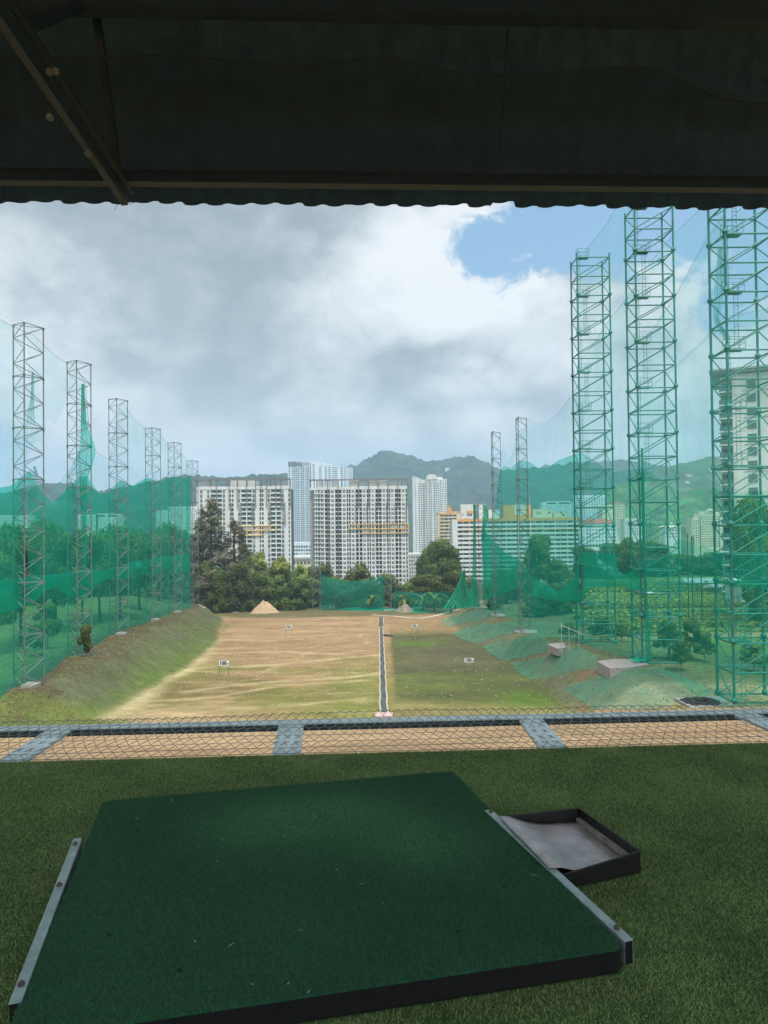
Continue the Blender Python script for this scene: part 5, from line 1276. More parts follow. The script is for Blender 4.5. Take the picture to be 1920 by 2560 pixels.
for x, y in pts[300:]: mb.ball((x, y, terr1(x, y) + .04), .052, 5, 3)
tag(mb.build('golf_balls', BALL), 'white golf balls scattered over the far field', 'golf balls', kind='stuff')

# ------------------------------------------------------------------ vegetable farm
def rowleaf(n, seed):
    g = np.random.default_rng(seed); c = np.c_[g.uniform(-30, 30, n), g.normal(0, .45, n), g.uniform(.0, .5, n)]
    a = g.normal(size=(n, 3)); a /= np.linalg.norm(a, axis=1)[:, None]; b_ = np.cross(a, g.normal(size=(n, 3))); b_ /= np.linalg.norm(b_, axis=1)[:, None]
    s = (.2 + .3 * g.random(n))[:, None]; a *= s; b_ *= s
    return npmesh('crop_row', np.stack([c - a, c + b_, c + a, c - b_], 1).reshape(-1, 3), np.arange(4 * n).reshape(n, 4), LEAF_L, np.repeat(g.random(n) * .9, 4))
rm = [rowleaf(2600, 1), rowleaf(2600, 2)]
for i, y in enumerate((112, 117, 121, 126, 131, 138, 144, 150, 156, 163, 170, 178, 186, 195)):
    x = 64 + .12 * (y - 110); o = link('crop_row', rm[i % 2], None, (x, y, -16.2)); o.scale = (1, 1 + .5 * (i % 3), .45 + .7 * (i % 5 == 1)); tag(o, 'leafy green crop row on the vegetable plot behind the right nets', 'crop row', 'crop rows on the vegetable plot')
STAKE = mat('bean_stake', lin((92, 88, 74)), None, 2, .8)
sm_ = MB().bar((0, 0, 0), (0, 0, 2.3), .045, 4).mesh('stake', STAKE)
gk = random.Random(9)
for i in range(120):
    y = gk.choice((118, 123, 128, 136, 147, 160)) + gk.uniform(-.5, .5); px = gk.uniform(1470, 1900); o = link('garden_stake', sm_, None, (X(px, 1500, y), y, -16.2)); o.scale = (1, 1, gk.uniform(.7, 1.3)); o.rotation_euler = (gk.uniform(-.06, .06), gk.uniform(-.06, .06), 0)
    tag(o, 'thin upright stake in the vegetable plot behind the right nets', 'stake', 'stakes in the vegetable plot')
POLE = mat('dark_pole', lin((44, 60, 58)), None, 2, .6)
for px, yt, yb, lb in ((1722, 1333, 1548, 'thin dark pole right of the middle tall tower'), (1733, 1340, 1545, 'thin dark pole beside its twin, farther from the middle tall tower'), (1754, 1362, 1500, 'thin grey pole in front of the white sheds')):
    D = 124; x = X(px, yb, D); z0 = terr1(x, D); mb = MB(); mb.tube([(0, 0, 0), (0, 0, Z(px, yt, D) - z0)], [.11, .08], 6); mb.bar((-.3, 0, Z(px, yt + 8, D) - z0), (.3, 0, Z(px, yt + 8, D) - z0), .04, 4)
    tag(mb.build('utility_pole', POLE, None, loc=(x, D, z0)), lb, 'pole', 'thin poles by the vegetable plot')
for px, py, colr_, lb in ((1597, 1478, (214, 96, 96), 'red garden umbrella at the far edge of the vegetable plot'), (1622, 1481, (196, 190, 210), 'pale garden umbrella right of the red one'), (1510, 1500, (206, 190, 216), 'pale pink garden umbrella behind the first tall tower')):
    D = 170; x = X(px, py, D); z = Z(px, py, D); g0 = terr1(x, D); t = thing('garden_umbrella', lb, 'umbrella', (x, D, g0)); mb = MB(); n = 10
    vs = [(0, 0, z - g0 + .5)] + [(1.3 * math.cos(6.283 * i / n), 1.3 * math.sin(6.283 * i / n), z - g0 - .1) for i in range(n)]
    mb.add(vs, [(0, 1 + i, 1 + (i + 1) % n) for i in range(n)]); mb.build('canopy', mat('umbrella_cloth', lin(colr_), None, 2, .8), t); mb = MB(); mb.bar((0, 0, 0), (0, 0, z - g0 + .4), .03, 5); mb.build('pole', POLE, t)
SHED = mat('shed_wall', lin((196, 198, 196)), lin((170, 176, 176)), .6, .8); SHR = mat('shed_roof', lin((222, 226, 226)), lin((196, 202, 204)), .5, .6)
for px0, px1, yt, yb, D, lb in ((1716, 1800, 1447, 1470, 196, 'long low white shed behind the thin poles'), (1790, 1880, 1462, 1490, 178, 'low white shed behind the nearest tall tower'), (1850, 1960, 1448, 1500, 150, 'white-roofed shed at the right picture edge'), (1730, 1790, 1472, 1492, 180, 'small grey lean-to right of the thin poles')):
    x0, x1 = X(px0, yb, D), X(px1, yb, D); xm = (x0 + x1) / 2; z0 = terr1(xm, D); zt = Z((px0 + px1) / 2, yt, D) - z0; w = (x1 - x0) / 2; ze = zt - 1.0
    t = thing('shed', lb, 'shed', (xm, D, z0), 'sheds beyond the vegetable plot')
    mb = MB(); mb.box((-w + .3, 0, -.2), (w - .3, 7, ze - .05)); mb.build('wall', SHED, t)
    mb = MB(); mb.add([(-w, -.6, ze), (w, -.6, ze), (w, 3.5, zt), (-w, 3.5, zt), (-w, 7.6, ze), (w, 7.6, ze), (-w, -.6, ze - .15), (w, -.6, ze - .15), (w, 7.6, ze - .15), (-w, 7.6, ze - .15)], [(0, 1, 2, 3), (3, 2, 5, 4), (6, 9, 8, 7), (0, 6, 7, 1), (1, 7, 8, 5, 2), (0, 3, 4, 9, 6), (4, 5, 8, 9)]); mb.build('roof', SHR, t)
    for k in range(int(w)):
        if k % 2 == 0:
            mb = MB(); xx = -w + 1 + k * 2; mb.box((xx, -.05, .9), (xx + 1.1, .0, min(2.2, ze - .5))); mb.build('window', GLASSD, t)
# stray rail by the right bank net
mb = MB(); 
rp = [P(a, c, 93) for a, c in ((1402, 1562), (1462, 1588))]
c = rp[0]; mb.bar((0, 0, 0), rp[1] - c, .06, 5)
for f in (0.02, .34, .75):
    p = rp[0].lerp(rp[1], f) - c; mb.bar((p.x, p.y, terr1(p.x + c.x, p.y + c.y) - c.z), (p.x, p.y, p.z + .35), .05, 5)
tag(mb.build('broken_rail', mat('bleached_pole', lin((170, 176, 166)), None, 2, .8), None, loc=c), 'bleached leaning rail on short posts left of the first tall green tower', 'rail')

# weeds and leaf litter on the banks
def weeds(name, n, seed, xf, ylo, yhi, size, m):
    g = np.random.default_rng(seed); y = g.uniform(ylo, yhi, n); x = xf(y, g.random(n), g)
    keep = fbm(x, y, 5, 91, 3) + .25 * g.random(n) > .56; x, y = x[keep], y[keep]; n = len(x)
    k = 5; cx = np.repeat(x, k) + g.normal(0, size * .6, n * k); cy_ = np.repeat(y, k) + g.normal(0, size * .6, n * k); cz = terr(cx, cy_) + size * .2 * g.random(n * k)
    c = np.c_[cx, cy_, cz]; a = g.normal(size=(n * k, 3)) * np.array([1, 1, .7]); a /= np.linalg.norm(a, axis=1)[:, None]; b_ = np.cross(a, g.normal(size=(n * k, 3))); b_ /= np.linalg.norm(b_, axis=1)[:, None]
    s = size * (.3 + .6 * g.random(n * k))[:, None]
    t = np.clip(np.repeat(g.random(n), k) * .8 + .3 * g.random(n * k), 0, 1)
    o = link(name, npmesh(name, np.stack([c - a * s * .5, c + b_ * s * .35, c + a * s * .5, c - b_ * s * .35], 1).reshape(-1, 3), np.arange(4 * n * k).reshape(-1, 4), m, np.repeat(t, 4)))
    return tag(o, kind='stuff')
WEED = leaf_mat('weeds', lin((104, 112, 68)), lin((152, 152, 100)), .3)
LITT = leaf_mat('leaf_litter', lin((104, 84, 64)), lin((150, 124, 98)), .15)
weeds('weeds', 7000, 1, lambda y, r, g: XC_L(y) - 2.5 + (XT_L(y) - XC_L(y) + 2) * r, 62, 215, .22, WEED)
weeds('leaf_litter', 5500, 2, lambda y, r, g: XC_L(y) - 3.5 + 5.5 * r, 66, 150, .17, LITT)
weeds('weeds', 9000, 3, lambda y, r, g: np.interp(y, [60, 79, 98, 122, 146, 195], [19, 19.5, 20, 19.5, 16, 16.5]) + 20 * r, 62, 190, .24, WEED)
weeds('grass', 9000, 4, lambda y, r, g: -75 + 37 * r, 80, 190, .3, WEED)

# ------------------------------------------------------------------ hitting bay
BA = R(2.55); BU = Vector((math.cos(BA), math.sin(BA), 0)); BV = Vector((-math.sin(BA), math.cos(BA), 0))
def B(u, v, z): return BU * u + BV * v + Vector((0, 0, z))
BM = Matrix.Rotation(BA, 4, 'Z')
TURFB = mat('turf_backing', lin((74, 98, 56)), lin((58, 80, 46)), 60, .95, spec=.1)
RUB = mat('black_rubber', lin((12, 13, 16)), lin((20, 22, 24)), 30, .9, bump=.3, bscale=120, bdist=.003, spec=.3)
ROOFT = mat('roof_tile_underside', lin((66, 92, 106)), lin((54, 74, 88)), 5.0, .9, bump=.3, bscale=40, bdist=.004)
DSTEEL = mat('dark_painted_steel', lin((28, 48, 56)), lin((20, 36, 42)), 6, .6, bump=.1, bscale=40, bdist=.002)
SHELLM = mat('bay_soffit', lin((92, 90, 84)), None, 2, .9)
CONF = mat('bay_concrete', lin((150, 146, 138)), None, 2, .9)
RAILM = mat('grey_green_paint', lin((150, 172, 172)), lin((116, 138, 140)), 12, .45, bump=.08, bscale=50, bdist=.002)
ARMM = mat('lit_frame_paint', lin((206, 222, 222)), lin((170, 188, 190)), 12, .45, bump=.08, bscale=50, bdist=.002)  # frame paint lightened: light on arms and rail top put into its colour
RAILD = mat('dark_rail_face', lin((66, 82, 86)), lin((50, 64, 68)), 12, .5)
EDV = 4.335                                        # front edge of the deck
# deck slab
mb = MB(); mb.box((-14, -6.2, -.35), (14, EDV - .02, -.03)); o = mb.build('deck_floor', CONF); o.rotation_euler = (0, 0, BA); tag(o, kind='structure')
mb = MB(); mb.box((-13.9, -6, -.03), (13.9, EDV, -.004)); o = mb.build('deck_surface', TURFB); o.rotation_euler = (0, 0, BA); tag(o, kind='structure')
# mat corners on its top plane
MT = .072
TL, TR, BR_ = hit_z(258, 2003, MT), hit_z(1133, 1928, MT), hit_z(1563, 2374, MT); BL = hit_z(15, 2612, MT)
BL = TL + (BR_ - TR) * ((TL - BL).length / (TR - BR_).length * .5 + .5)
# turf blades (artificial grass)
def blades(name, pts, h, w, m, seed, lean=.6, base=0.0, tintv=None):
    g = np.random.default_rng(seed); n = len(pts)
    a = g.uniform(0, 6.283, n); hh = h * (.55 + .7 * g.random(n)); ww = w * (.7 + .6 * g.random(n))
    sx, sy = np.cos(a) * ww, np.sin(a) * ww; la = g.uniform(0, 6.283, n); ll_ = lean * hh * (.3 + g.random(n))
    lx, ly = np.cos(la) * ll_, np.sin(la) * ll_
    z0 = np.full(n, base)
    v0 = np.c_[pts[:, 0] - sx, pts[:, 1] - sy, z0]; v1 = np.c_[pts[:, 0] + sx, pts[:, 1] + sy, z0]
    v2 = np.c_[pts[:, 0] + lx, pts[:, 1] + ly, z0 + hh]
    V = np.stack([v0, v1, v2], 1).reshape(-1, 3)
    t = g.random(n) if tintv is None else tintv
    return npmesh(name, V, np.arange(3 * n).reshape(n, 3), m, np.repeat(t, 3))
g = np.random.default_rng(3)
def inpoly(p, poly):
    c = np.zeros(len(p), bool); n = len(poly)
    for i in range(n):
        a, b_ = poly[i], poly[i - 1]
        cond = ((a[1] > p[:, 1]) != (b_[1] > p[:, 1])) & (p[:, 0] < (b_[0] - a[0]) * (p[:, 1] - a[1]) / (b_[1] - a[1] + 1e-12) + a[0]); c ^= cond
    return c
N = 1300000
u = g.uniform(-3.3, 3.3, N); v = 1.2 + (EDV - 1.2 + .005) * g.random(N) ** .92
keep = np.abs(u + .05) < v * .60 + .55; u, v = u[keep], v[keep]
pts2 = np.c_[u * BU.x + v * BV.x, u * BU.y + v * BV.y]
mpoly = [(p.x, p.y) for p in (TL, TR, BR_, BL)]
pts2 = pts2[~inpoly(pts2, mpoly)]
TURF = leaf_mat('artificial_turf_blades', lin((72, 108, 62)), lin((180, 206, 146)), .4)
tt = np.clip(g.random(len(pts2)) ** 1.5 * .95 + .5 * (fbm(pts2[:, 0], pts2[:, 1], .25, 5) - .4), 0, 1)
o = link('artificial_turf', blades('artificial_turf', pts2, .0105, .0012, TURF, 5, 1.1, -.004, tt)); tag(o, 'green artificial turf carpet covering the deck', 'artificial turf', kind='stuff')

# hitting mat
mt = thing('hitting_mat', 'dark green hitting mat lying on the turf deck, a little askew', 'golf mat', (0, 0, 0))
def rounded(ps, r, z, inset=0.0):
    out = []; n = len(ps)
    for i in range(n):
        p, a, b_ = ps[i], ps[i - 1], ps[(i + 1) % n]; da, db = (a - p).normalized(), (b_ - p).normalized()
        bis = (da + db).normalized(); ha = math.acos(max(-1, min(1, da.dot(db)))) / 2; c = p + bis * (r / math.sin(ha))
        s0 = p + da * (r / math.tan(ha)); s1 = p + db * (r / math.tan(ha))
        for k in range(7):
            q_ = s0.lerp(s1, k / 6); v_ = c + (q_ - c).normalized() * (r - inset); out.append(Vector((v_.x, v_.y, z)))
    return out
crn = [Vector((q_.x, q_.y, 0)) for q_ in (TL, TR, BR_, BL)]
def prism(name, m_, levels):
    mb = MB(); rings = [rounded(crn, .035, z, ins) for z, ins in levels]; n = len(rings[0]); vs = [v for r_ in rings for v in r_]
    fs = [tuple(range(n))[::-1], tuple((len(rings) - 1) * n + i for i in range(n))]
    for k in range(len(rings) - 1): fs += [(k * n + i, k * n + (i + 1) % n, (k + 1) * n + (i + 1) % n, (k + 1) * n + i) for i in range(n)]
    mb.add(vs, fs); return mb.build(name, m_, mt)
prism('rubber_base', RUB, [(.002, .004), (.008, 0), (MT - .004, 0), (MT - .0015, .0015)])
m, nt = newmat('mat_pile'); out = nd(nt, 'ShaderNodeOutputMaterial'); p = nd(nt, 'ShaderNodeBsdfPrincipled'); nt.links.new(p.outputs[0], out.inputs[0]); p.inputs['Roughness'].default_value = .95; p.inputs['Specular IOR Level'].default_value = .1
n1 = noise_tex(nt, 260, 3, .7); cA = ramp(nt, n1.outputs[0], .3, .7, c4(lin((18, 70, 56))), c4(lin((52, 112, 90)))).outputs[0]
n2 = noise_tex(nt, 1.6, 4, .55); cB = mixc(nt, ramp(nt, n2.outputs[0], .42, .72).outputs[0], cA, c4(lin((30, 110, 60))))
nt.links.new(cB, p.inputs['Base Color']); bp = nd(nt, 'ShaderNodeBump'); bp.inputs['Strength'].default_value = .8; bp.inputs['Distance'].default_value = .004; nt.links.new(n1.outputs[0], bp.inputs['Height']); nt.links.new(bp.outputs[0], p.inputs['Normal'])
prism('turf_top', m, [(MT - .0012, .002), (MT - .0004, .003), (MT, .006)])
nb2 = 420000; ab = g.random((nb2, 2)); ab[:, 1] = ab[:, 1] ** 1.0
TLn, TRn, BLn, BRn = (np.array(q_) for q_ in (TL, TR, BL, BR_))
pp = (TLn * (1 - ab[:, :1]) + TRn * ab[:, :1]) * (1 - ab[:, 1:]) + (BLn * (1 - ab[:, :1]) + BRn * ab[:, :1]) * ab[:, 1:]
holes = [hit_z(a, c, MT) for a, c in ((507, 2020), (1091, 2012), (1262, 2218), (275, 2338), (448, 2428), (343, 2080), (1145, 2330))]
kp = inpoly(pp[:, :2], [(v_.x, v_.y) for v_ in rounded(crn, .035, 0, .002)])
for h_ in holes: kp &= ((pp[:, 0] - h_.x) ** 2 + ((pp[:, 1] - h_.y)) ** 2) > .010 ** 2
pp = pp[kp]
wear = np.zeros(len(pp))
for a, c, s in ((640, 2060, .28), (1060, 2110, .22), (860, 2040, .3)):
    w_ = hit_z(a, c, MT); wear += np.exp(-((pp[:, 0] - w_.x) ** 2 + (pp[:, 1] - w_.y) ** 2) / s ** 2)
PILE = leaf_mat('mat_pile_blades', lin((48, 72, 62)), lin((98, 156, 104)), .25)
tv = np.clip(.02 + .40 * g.random(len(pp)) + .62 * np.clip(wear, 0, 1) * g.random(len(pp)) + .15 * (fbm(pp[:, 0], pp[:, 1], .5, 9) - .5), 0, 1)
o = link('mat_pile', blades('mat_pile', pp[:, :2], .0095, .0013, PILE, 8, 1.3, MT - .002, tv), mt); o['kind'] = 'stuff'
mb = MB()
for h_ in holes: mb.tube([(h_.x, h_.y, MT - .004), (h_.x, h_.y, MT + .0016)], [.011, .009], 10)
o = mb.build('tee_hole', RUB, mt)

# pale bits lying about on mat and turf
g2 = random.Random(31); mb = MB()
for px, py in [(g2.uniform(330, 1400), g2.uniform(1990, 2480)) for _ in range(16)] + [(843, 2174), (736, 2067), (630, 2460), (788, 2041), (200, 2030), (1780, 2140), (1690, 2300), (1600, 2010), (520, 1930), (1240, 1905)]:
    p_ = hit_z(px, py, MT + .01); a = g2.uniform(0, 3.14); L_ = g2.uniform(.003, .011); d_ = Vector((math.cos(a), math.sin(a), .2)) * L_; s_ = Vector((-math.sin(a), math.cos(a), 0)) * .0012
    on = inpoly(np.array([[p_.x, p_.y]]), mpoly)[0]; p_ = hit_z(px, py, MT + .008 if on else .016)
    mb.add([p_ - d_ - s_, p_ + d_ - s_, p_ + d_ + s_, p_ - d_ + s_], [(0, 1, 2, 3)])
tag(mb.build('debris', mat('dry_straw', lin((190, 196, 170)), None, 2, .8)), kind='stuff')

# steel edge bars
def edgebar(label, a, b_, w, h, inset, bolts):
    a = a.copy(); b_ = b_.copy(); c = (a + b_) / 2; d = (b_ - a).normalized(); s = Vector((-d.y, d.x, 0)) * w / 2
    t = thing('edge_bar', label, 'steel bar', (c.x, c.y, 0)); mb = MB(); n = 12
    mb.box((-(b_ - a).length / 2, -w / 2, h - .006), ((b_ - a).length / 2, w / 2, h)); mb.box((-(b_ - a).length / 2, -w / 2 if inset > 0 else w / 2 - .005, .003), ((b_ - a).length / 2, -w / 2 + .005 if inset > 0 else w / 2, h - .006))
    if not bolts or inset < 0: mb.box((-(b_ - a).length / 2 + .004, -w / 2 + .004, .003), ((b_ - a).length / 2 - .004, w / 2 - .004, h - .008))
    o = mb.build('angle', RAILM, t); o.rotation_euler = (0, 0, math.atan2(d.y, d.x))
    bv = o.modifiers.new('b', 'BEVEL'); bv.width = .0025; bv.segments = 2
    mb = MB(); e_ = MB(); L2 = (b_ - a).length / 2
    e_.box((L2, -w / 2 + .004, .006), (L2 + .0012, w / 2 - .004, h - .004)); e_.build('shaded_end', RUB, o)  # thin black plate stands for the shade inside the hollow end
    for f in bolts:
        p_ = a.lerp(b_, f); mb = MB(); mb.tube([(p_.x - c.x, p_.y - c.y, h), (p_.x - c.x, p_.y - c.y, h + .008)], .010, 6); mb.tube([(p_.x - c.x, p_.y - c.y, h + .008), (p_.x - c.x, p_.y - c.y, h + .013)], [.006, .005], 8); mb.build('bolt', RUST, t)
    return t
hb = .080
edgebar('pale grey-green steel bar with three bolts along the left side of the mat', hit_z(194, 2095, hb), hit_z(37, 2506, hb), .034, hb, -1, (.06, .385, .93))
edgebar('pale grey-green steel bar along the right side of the mat, its near end open', hit_z(1220, 2024, hb), hit_z(1572, 2350, hb), .034, hb, -1, (.03, .94))

# ball tray
TRAY = mat('sheen_tray_floor', lin((176, 170, 170)), lin((132, 126, 126)), 9, .3, bump=.15, bscale=26, bdist=.004, spec=.6)  # pale base colour carries the sky sheen on the black floor
TRAYB = mat('black_tray_wall', lin((14, 15, 17)), lin((24, 26, 28)), 14, .5)
trh = .098
c1, c2, c3, c4_ = hit_z(1268, 2032, trh), hit_z(1447, 2018, trh), hit_z(1602, 2127, trh), hit_z(1402, 2168, trh)
ctr = (c1 + c2 + c3 + c4_) / 4; tr = thing('ball_tray', 'shallow black ball tray with a pale sheen painted on its floor, right of the mat', 'ball tray', (ctr.x, ctr.y, 0)); o_ = -Vector(tr.location)
fz = .036; th = .006
def fl_(p, z): return Vector((p.x, p.y, z)) + o_
cin = lambda p, k=.985: Vector((ctr.x + (p.x - ctr.x) * k, ctr.y + (p.y - ctr.y) * k, p.z))
# floor with a lip sloping up onto the bar on the left
l1 = c1 - (c2 - c1) * .13 + (c4_ - c1) * .04; l2 = c4_ - (c3 - c4_) * .11 - (c4_ - c1) * .035
mb = MB(); nn = 14; vs = []
for j in range(nn + 1):
    f = .02 + .945 * j / nn
    ra, rb = c1.lerp(c4_, f), c2.lerp(c3, f); rowp = [ra.lerp(rb, k_) for k_ in (-.115, .03, .24, .45, .78, .975)]
    zs_ = [hb + .010, hb + .003, fz + .020, fz + .003, fz, fz]
    for p_, z_ in zip(rowp, zs_): vs.append(Vector((p_.x, p_.y, z_ + .003 * math.sin(f * 5 + z_ * 40))) + o_)
mb.add(vs, [(j * 6 + i, j * 6 + i + 1, (j + 1) * 6 + i + 1, (j + 1) * 6 + i) for j in range(nn) for i in range(5)])
o = mb.build('floor', TRAY, tr, True); sdm = o.modifiers.new('s', 'SOLIDIFY'); sdm.thickness = .003; sdm.offset = -1
def wall(name, a, b_, za=trh, zb=trh, m=TRAYB):
    mb = MB(); ai, bi = cin(a, .972), cin(b_, .972); z0 = .012
    mb.add([fl_(a, z0), fl_(b_, z0), fl_(b_, zb), fl_(a, za), fl_(ai, z0), fl_(bi, z0), fl_(bi, zb), fl_(ai, za)], [(0, 1, 2, 3), (5, 4, 7, 6), (3, 2, 6, 7), (0, 4, 5, 1), (0, 3, 7, 4), (1, 5, 6, 2)])
    o = mb.build(name, m, tr); bv = o.modifiers.new('b', 'BEVEL'); bv.width = .003; bv.segments = 2
wall('side_wall', c1, c2, trh - .01, trh); wall('side_wall', c2, c3); wall('side_wall', c3, c4_, trh, trh - .03)
mb = MB(); mb.box((-.004, -.004, 0), (.004, .004, .01))
EDG = mat('dusty_tray_edge', lin((150, 146, 136)), lin((110, 108, 102)), 20, .8)
mb = MB(); a, b_ = cin(c2, .93), cin(c3, .93); mb.flatbar(fl_(a, fz + .012), fl_(b_, fz + .012), .022, .02); mb.build('floor_seam', EDG, tr)
mb = MB(); mb.add([fl_(c1, .003), fl_(c4_, .003), fl_(c4_, .02), fl_(c1, .02)], [(0, 1, 2, 3)]); mb.build('underside', TRAYB, tr)

# guard frame in front of the deck
RV = 5.02
gf = thing('guard_frame', 'flat grey steel guard frame reaching out from the deck edge under the wire mesh', 'guard frame', (0, 0, 0)); gf.rotation_euler = (0, 0, BA)
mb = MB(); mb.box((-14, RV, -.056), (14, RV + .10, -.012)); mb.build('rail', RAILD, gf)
mb = MB(); mb.box((-14, RV - .003, -.012), (14, RV + .105, -.004)); mb.build('lit_rail_top', ARMM, gf)  # pale strip paints the light on the beam's top face
def inv(p): 
    return (p.dot(BU), p.dot(BV))
for (xa, ya), (xb, yb) in (((43, 1893), (128, 1838)), ((717, 1876), (728, 1812)), ((1372, 1854), (1329, 1801)), ((1990, 1836), (1880, 1792))):
    a = inv(hit_z(xa, ya, -.012)); b_ = inv(hit_z(xb, yb, -.012)); mb = MB(); w = .088; va, vb = EDV + .001, RV - .004
    ua = a[0] + (b_[0] - a[0]) * 0; ub = b_[0]
    f = lambda v_: ua + (ub - ua) * (v_ - a[1]) / (b_[1] - a[1])
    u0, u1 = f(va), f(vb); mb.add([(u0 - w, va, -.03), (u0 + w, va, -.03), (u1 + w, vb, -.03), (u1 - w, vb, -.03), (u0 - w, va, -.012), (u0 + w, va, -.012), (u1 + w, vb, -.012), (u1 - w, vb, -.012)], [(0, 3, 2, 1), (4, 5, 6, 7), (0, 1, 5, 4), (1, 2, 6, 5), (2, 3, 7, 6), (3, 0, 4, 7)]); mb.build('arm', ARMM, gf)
# chain-link mesh laid over the frame
WIRE = mat('coated_wire', lin((128, 138, 136)), lin((92, 100, 100)), 20, .4, spec=.6, metal=.3)
mb = MB(); pw, rows = .035, 13; v0, v1 = EDV - .015, RV + .20
def mesh_z(u_, v_):
    s = (v_ - v0) / (v1 - v0); return .004 - .02 * math.sin(math.pi * min(1, s / .8)) + .03 * max(0, mnoise.noise(Vector((u_ * 1.1, v_ * 2, 3.3)))) * s + max(0, s - .8) * .12 * (1 + 1.2 * mnoise.noise(Vector((u_ * .8, 1.0, 2.0)))) - max(0, s - .93) * .4
nw = int(7.6 / pw)
for i in range(nw):
    ub = -3.8 + i * pw; pts = []
    for k in range(rows * 4 + 1):
        ph = k / 4; tri = 2 * abs((ph % 2) / 2 - .5) * 2 - 1      # +1..-1
        s_ = math.copysign(abs(tri) ** .7, tri) * (1 if i % 2 else -1)
        u_ = ub + (pw * .5 + .0015) * s_ + .02 * mnoise.noise(Vector((ub * .7, ph * .3, 0))); v_ = v0 + (v1 - v0) * ph / rows
        pts.append((u_, v_, mesh_z(u_, v_) + .006 * math.cos(math.pi * ph) * (1 if i % 2 else 1)))
    mb.tube(pts, .0021, 4, cap=False)
o = mb.build('chain_link_mesh', WIRE, None, True); o.rotation_euler = (0, 0, BA); tag(o, 'loose chain-link wire mesh laid across the guard frame at the deck edge', 'wire mesh')

# shelter: steep tiled eave, beams, truss, soffit and walls behind the viewer
sh = thing('shelter', 'dark tiled shelter roof with steel truss and beams overhanging the hitting deck', 'shelter', (0, 0, 0)); sh.rotation_euler = (0, 0, BA)
ev = 5.86; ez = Z(960, 508, 5.86); e2v = 5.50; e2z = EYE.z + .80 * 5.5
TW = .2; rows_ = 12; sl_ = math.hypot(e2z - ez, ev - e2v); nrm = (ez - e2z, ev - e2v)  # (dv,dz) helper
dv, dz = (e2v - ev) / sl_, (e2z - ez) / sl_; nv, nz_ = -dz, dv                       # normal pointing to the viewer side
us = np.arange(-9, 9.001, TW / 10); vs = []; rowsv = []
for r in range(rows_):
    for s in (0.0, .5, .999): rowsv.append((r + s, s))
jit = [random.uniform(-1, 1) for _ in range(400)]
for (rr, s) in rowsv:
    for u_ in us:
        ti = int((u_ + 9) / TW); ph = ((u_ + 9) / TW) % 1
        prof = .011 * ((math.sin(math.pi * min(1, ph / .72)) ** .5 if ph > 0 else 0) if ph < .72 else -.5 * math.sin(math.pi * (ph - .72) / .28))
        L = sl_ * rr / rows_ + (.011 * jit[ti % 400] - .014 * max(0, prof / .011) + (.03 if jit[(ti * 3) % 400] > .93 else 0) if rr == 0 else 0)
        off = prof + .016 * (1 - s) + .003 * jit[(ti * 7 + int(rr)) % 400]
        vs.append((u_, ev + dv * L - nv * off, ez + dz * L - nz_ * off))
nu_ = len(us); fs = [(j * nu_ + i, j * nu_ + i + 1, (j + 1) * nu_ + i + 1, (j + 1) * nu_ + i) for j in range(len(rowsv) - 1) for i in range(nu_ - 1)]
o = MB().add(vs, fs).build('tiled_eave', ROOFT, sh); sdm = o.modifiers.new('s', 'SOLIDIFY'); sdm.thickness = .014; sdm.offset = 0
mb = MB()
mb.box((-14, -1.6, e2z - .03), (14, 5.475, e2z + .2)); mb.build('soffit', SHELLM, sh)
def bz(py, v_, px=960): return Z(px, py, v_)
# lower eave beam and upper tie beam (box steel along the eave)
mb = MB(); v_ = 5.38; zt, zb_ = bz(431, v_), bz(459, v_); mb.box((-14, v_, zb_), (14, v_ + .09, zt)); mb.build('eave_beam', DSTEEL, sh)
mb = MB(); mb.box((-14, v_ - .008, zt - .022), (14, v_ + .02, zt + .004)); mb.build('beam_flange', mat('dark_flange', lin((26, 38, 42)), None, 5, .7), sh)
mb = MB(); v_ = 4.62; mb.box((-14, v_, bz(26, v_)), (14, v_ + .12, bz(-60, v_))); mb.build('tie_beam', DSTEEL, sh)
# truss at the left: plane u = const
def tp_(px, py, u_):
    d = ray(px, py); k = u_ / (d.dot(BU)); p_ = EYE + d * k; return Vector((u_, p_.dot(BV), p_.z))
uT = inv(P(312, 498, 5.5))[0]
trs = MB(); A1, A0 = tp_(312, 500, uT), tp_(-10, 20, uT)
dd = (A0 - A1); trs.flatbar(A1, A1 + dd * 2.2, .05, .085); tro = trs.build('truss', DSTEEL, sh)
mb = MB(); mb.flatbar(A1 + Vector((.055, 0, .06)), A1 + dd * 2.2 + Vector((.055, 0, .06)), .05, .03); mb.build('rafter_strip', DSTEEL, tro)
b0, b1 = tp_(55, 72, uT), tp_(240, -2, uT); mb = MB(); mb.flatbar(b0, b1, .06, .06); mb.build('strut', DSTEEL, tro)
b0, b1 = tp_(292, 410, uT), tp_(236, 0, uT); mb = MB(); mb.flatbar(b0, b1 + (b1 - b0) * .3, .05, .055, (0, 1, 0)); mb.build('strut', DSTEEL, tro)
b0, b1 = tp_(40, 50, uT), tp_(20, -60, uT); mb = MB(); mb.flatbar(b0, b1, .05, .06, (0, 1, 0)); mb.build('strut', DSTEEL, tro)
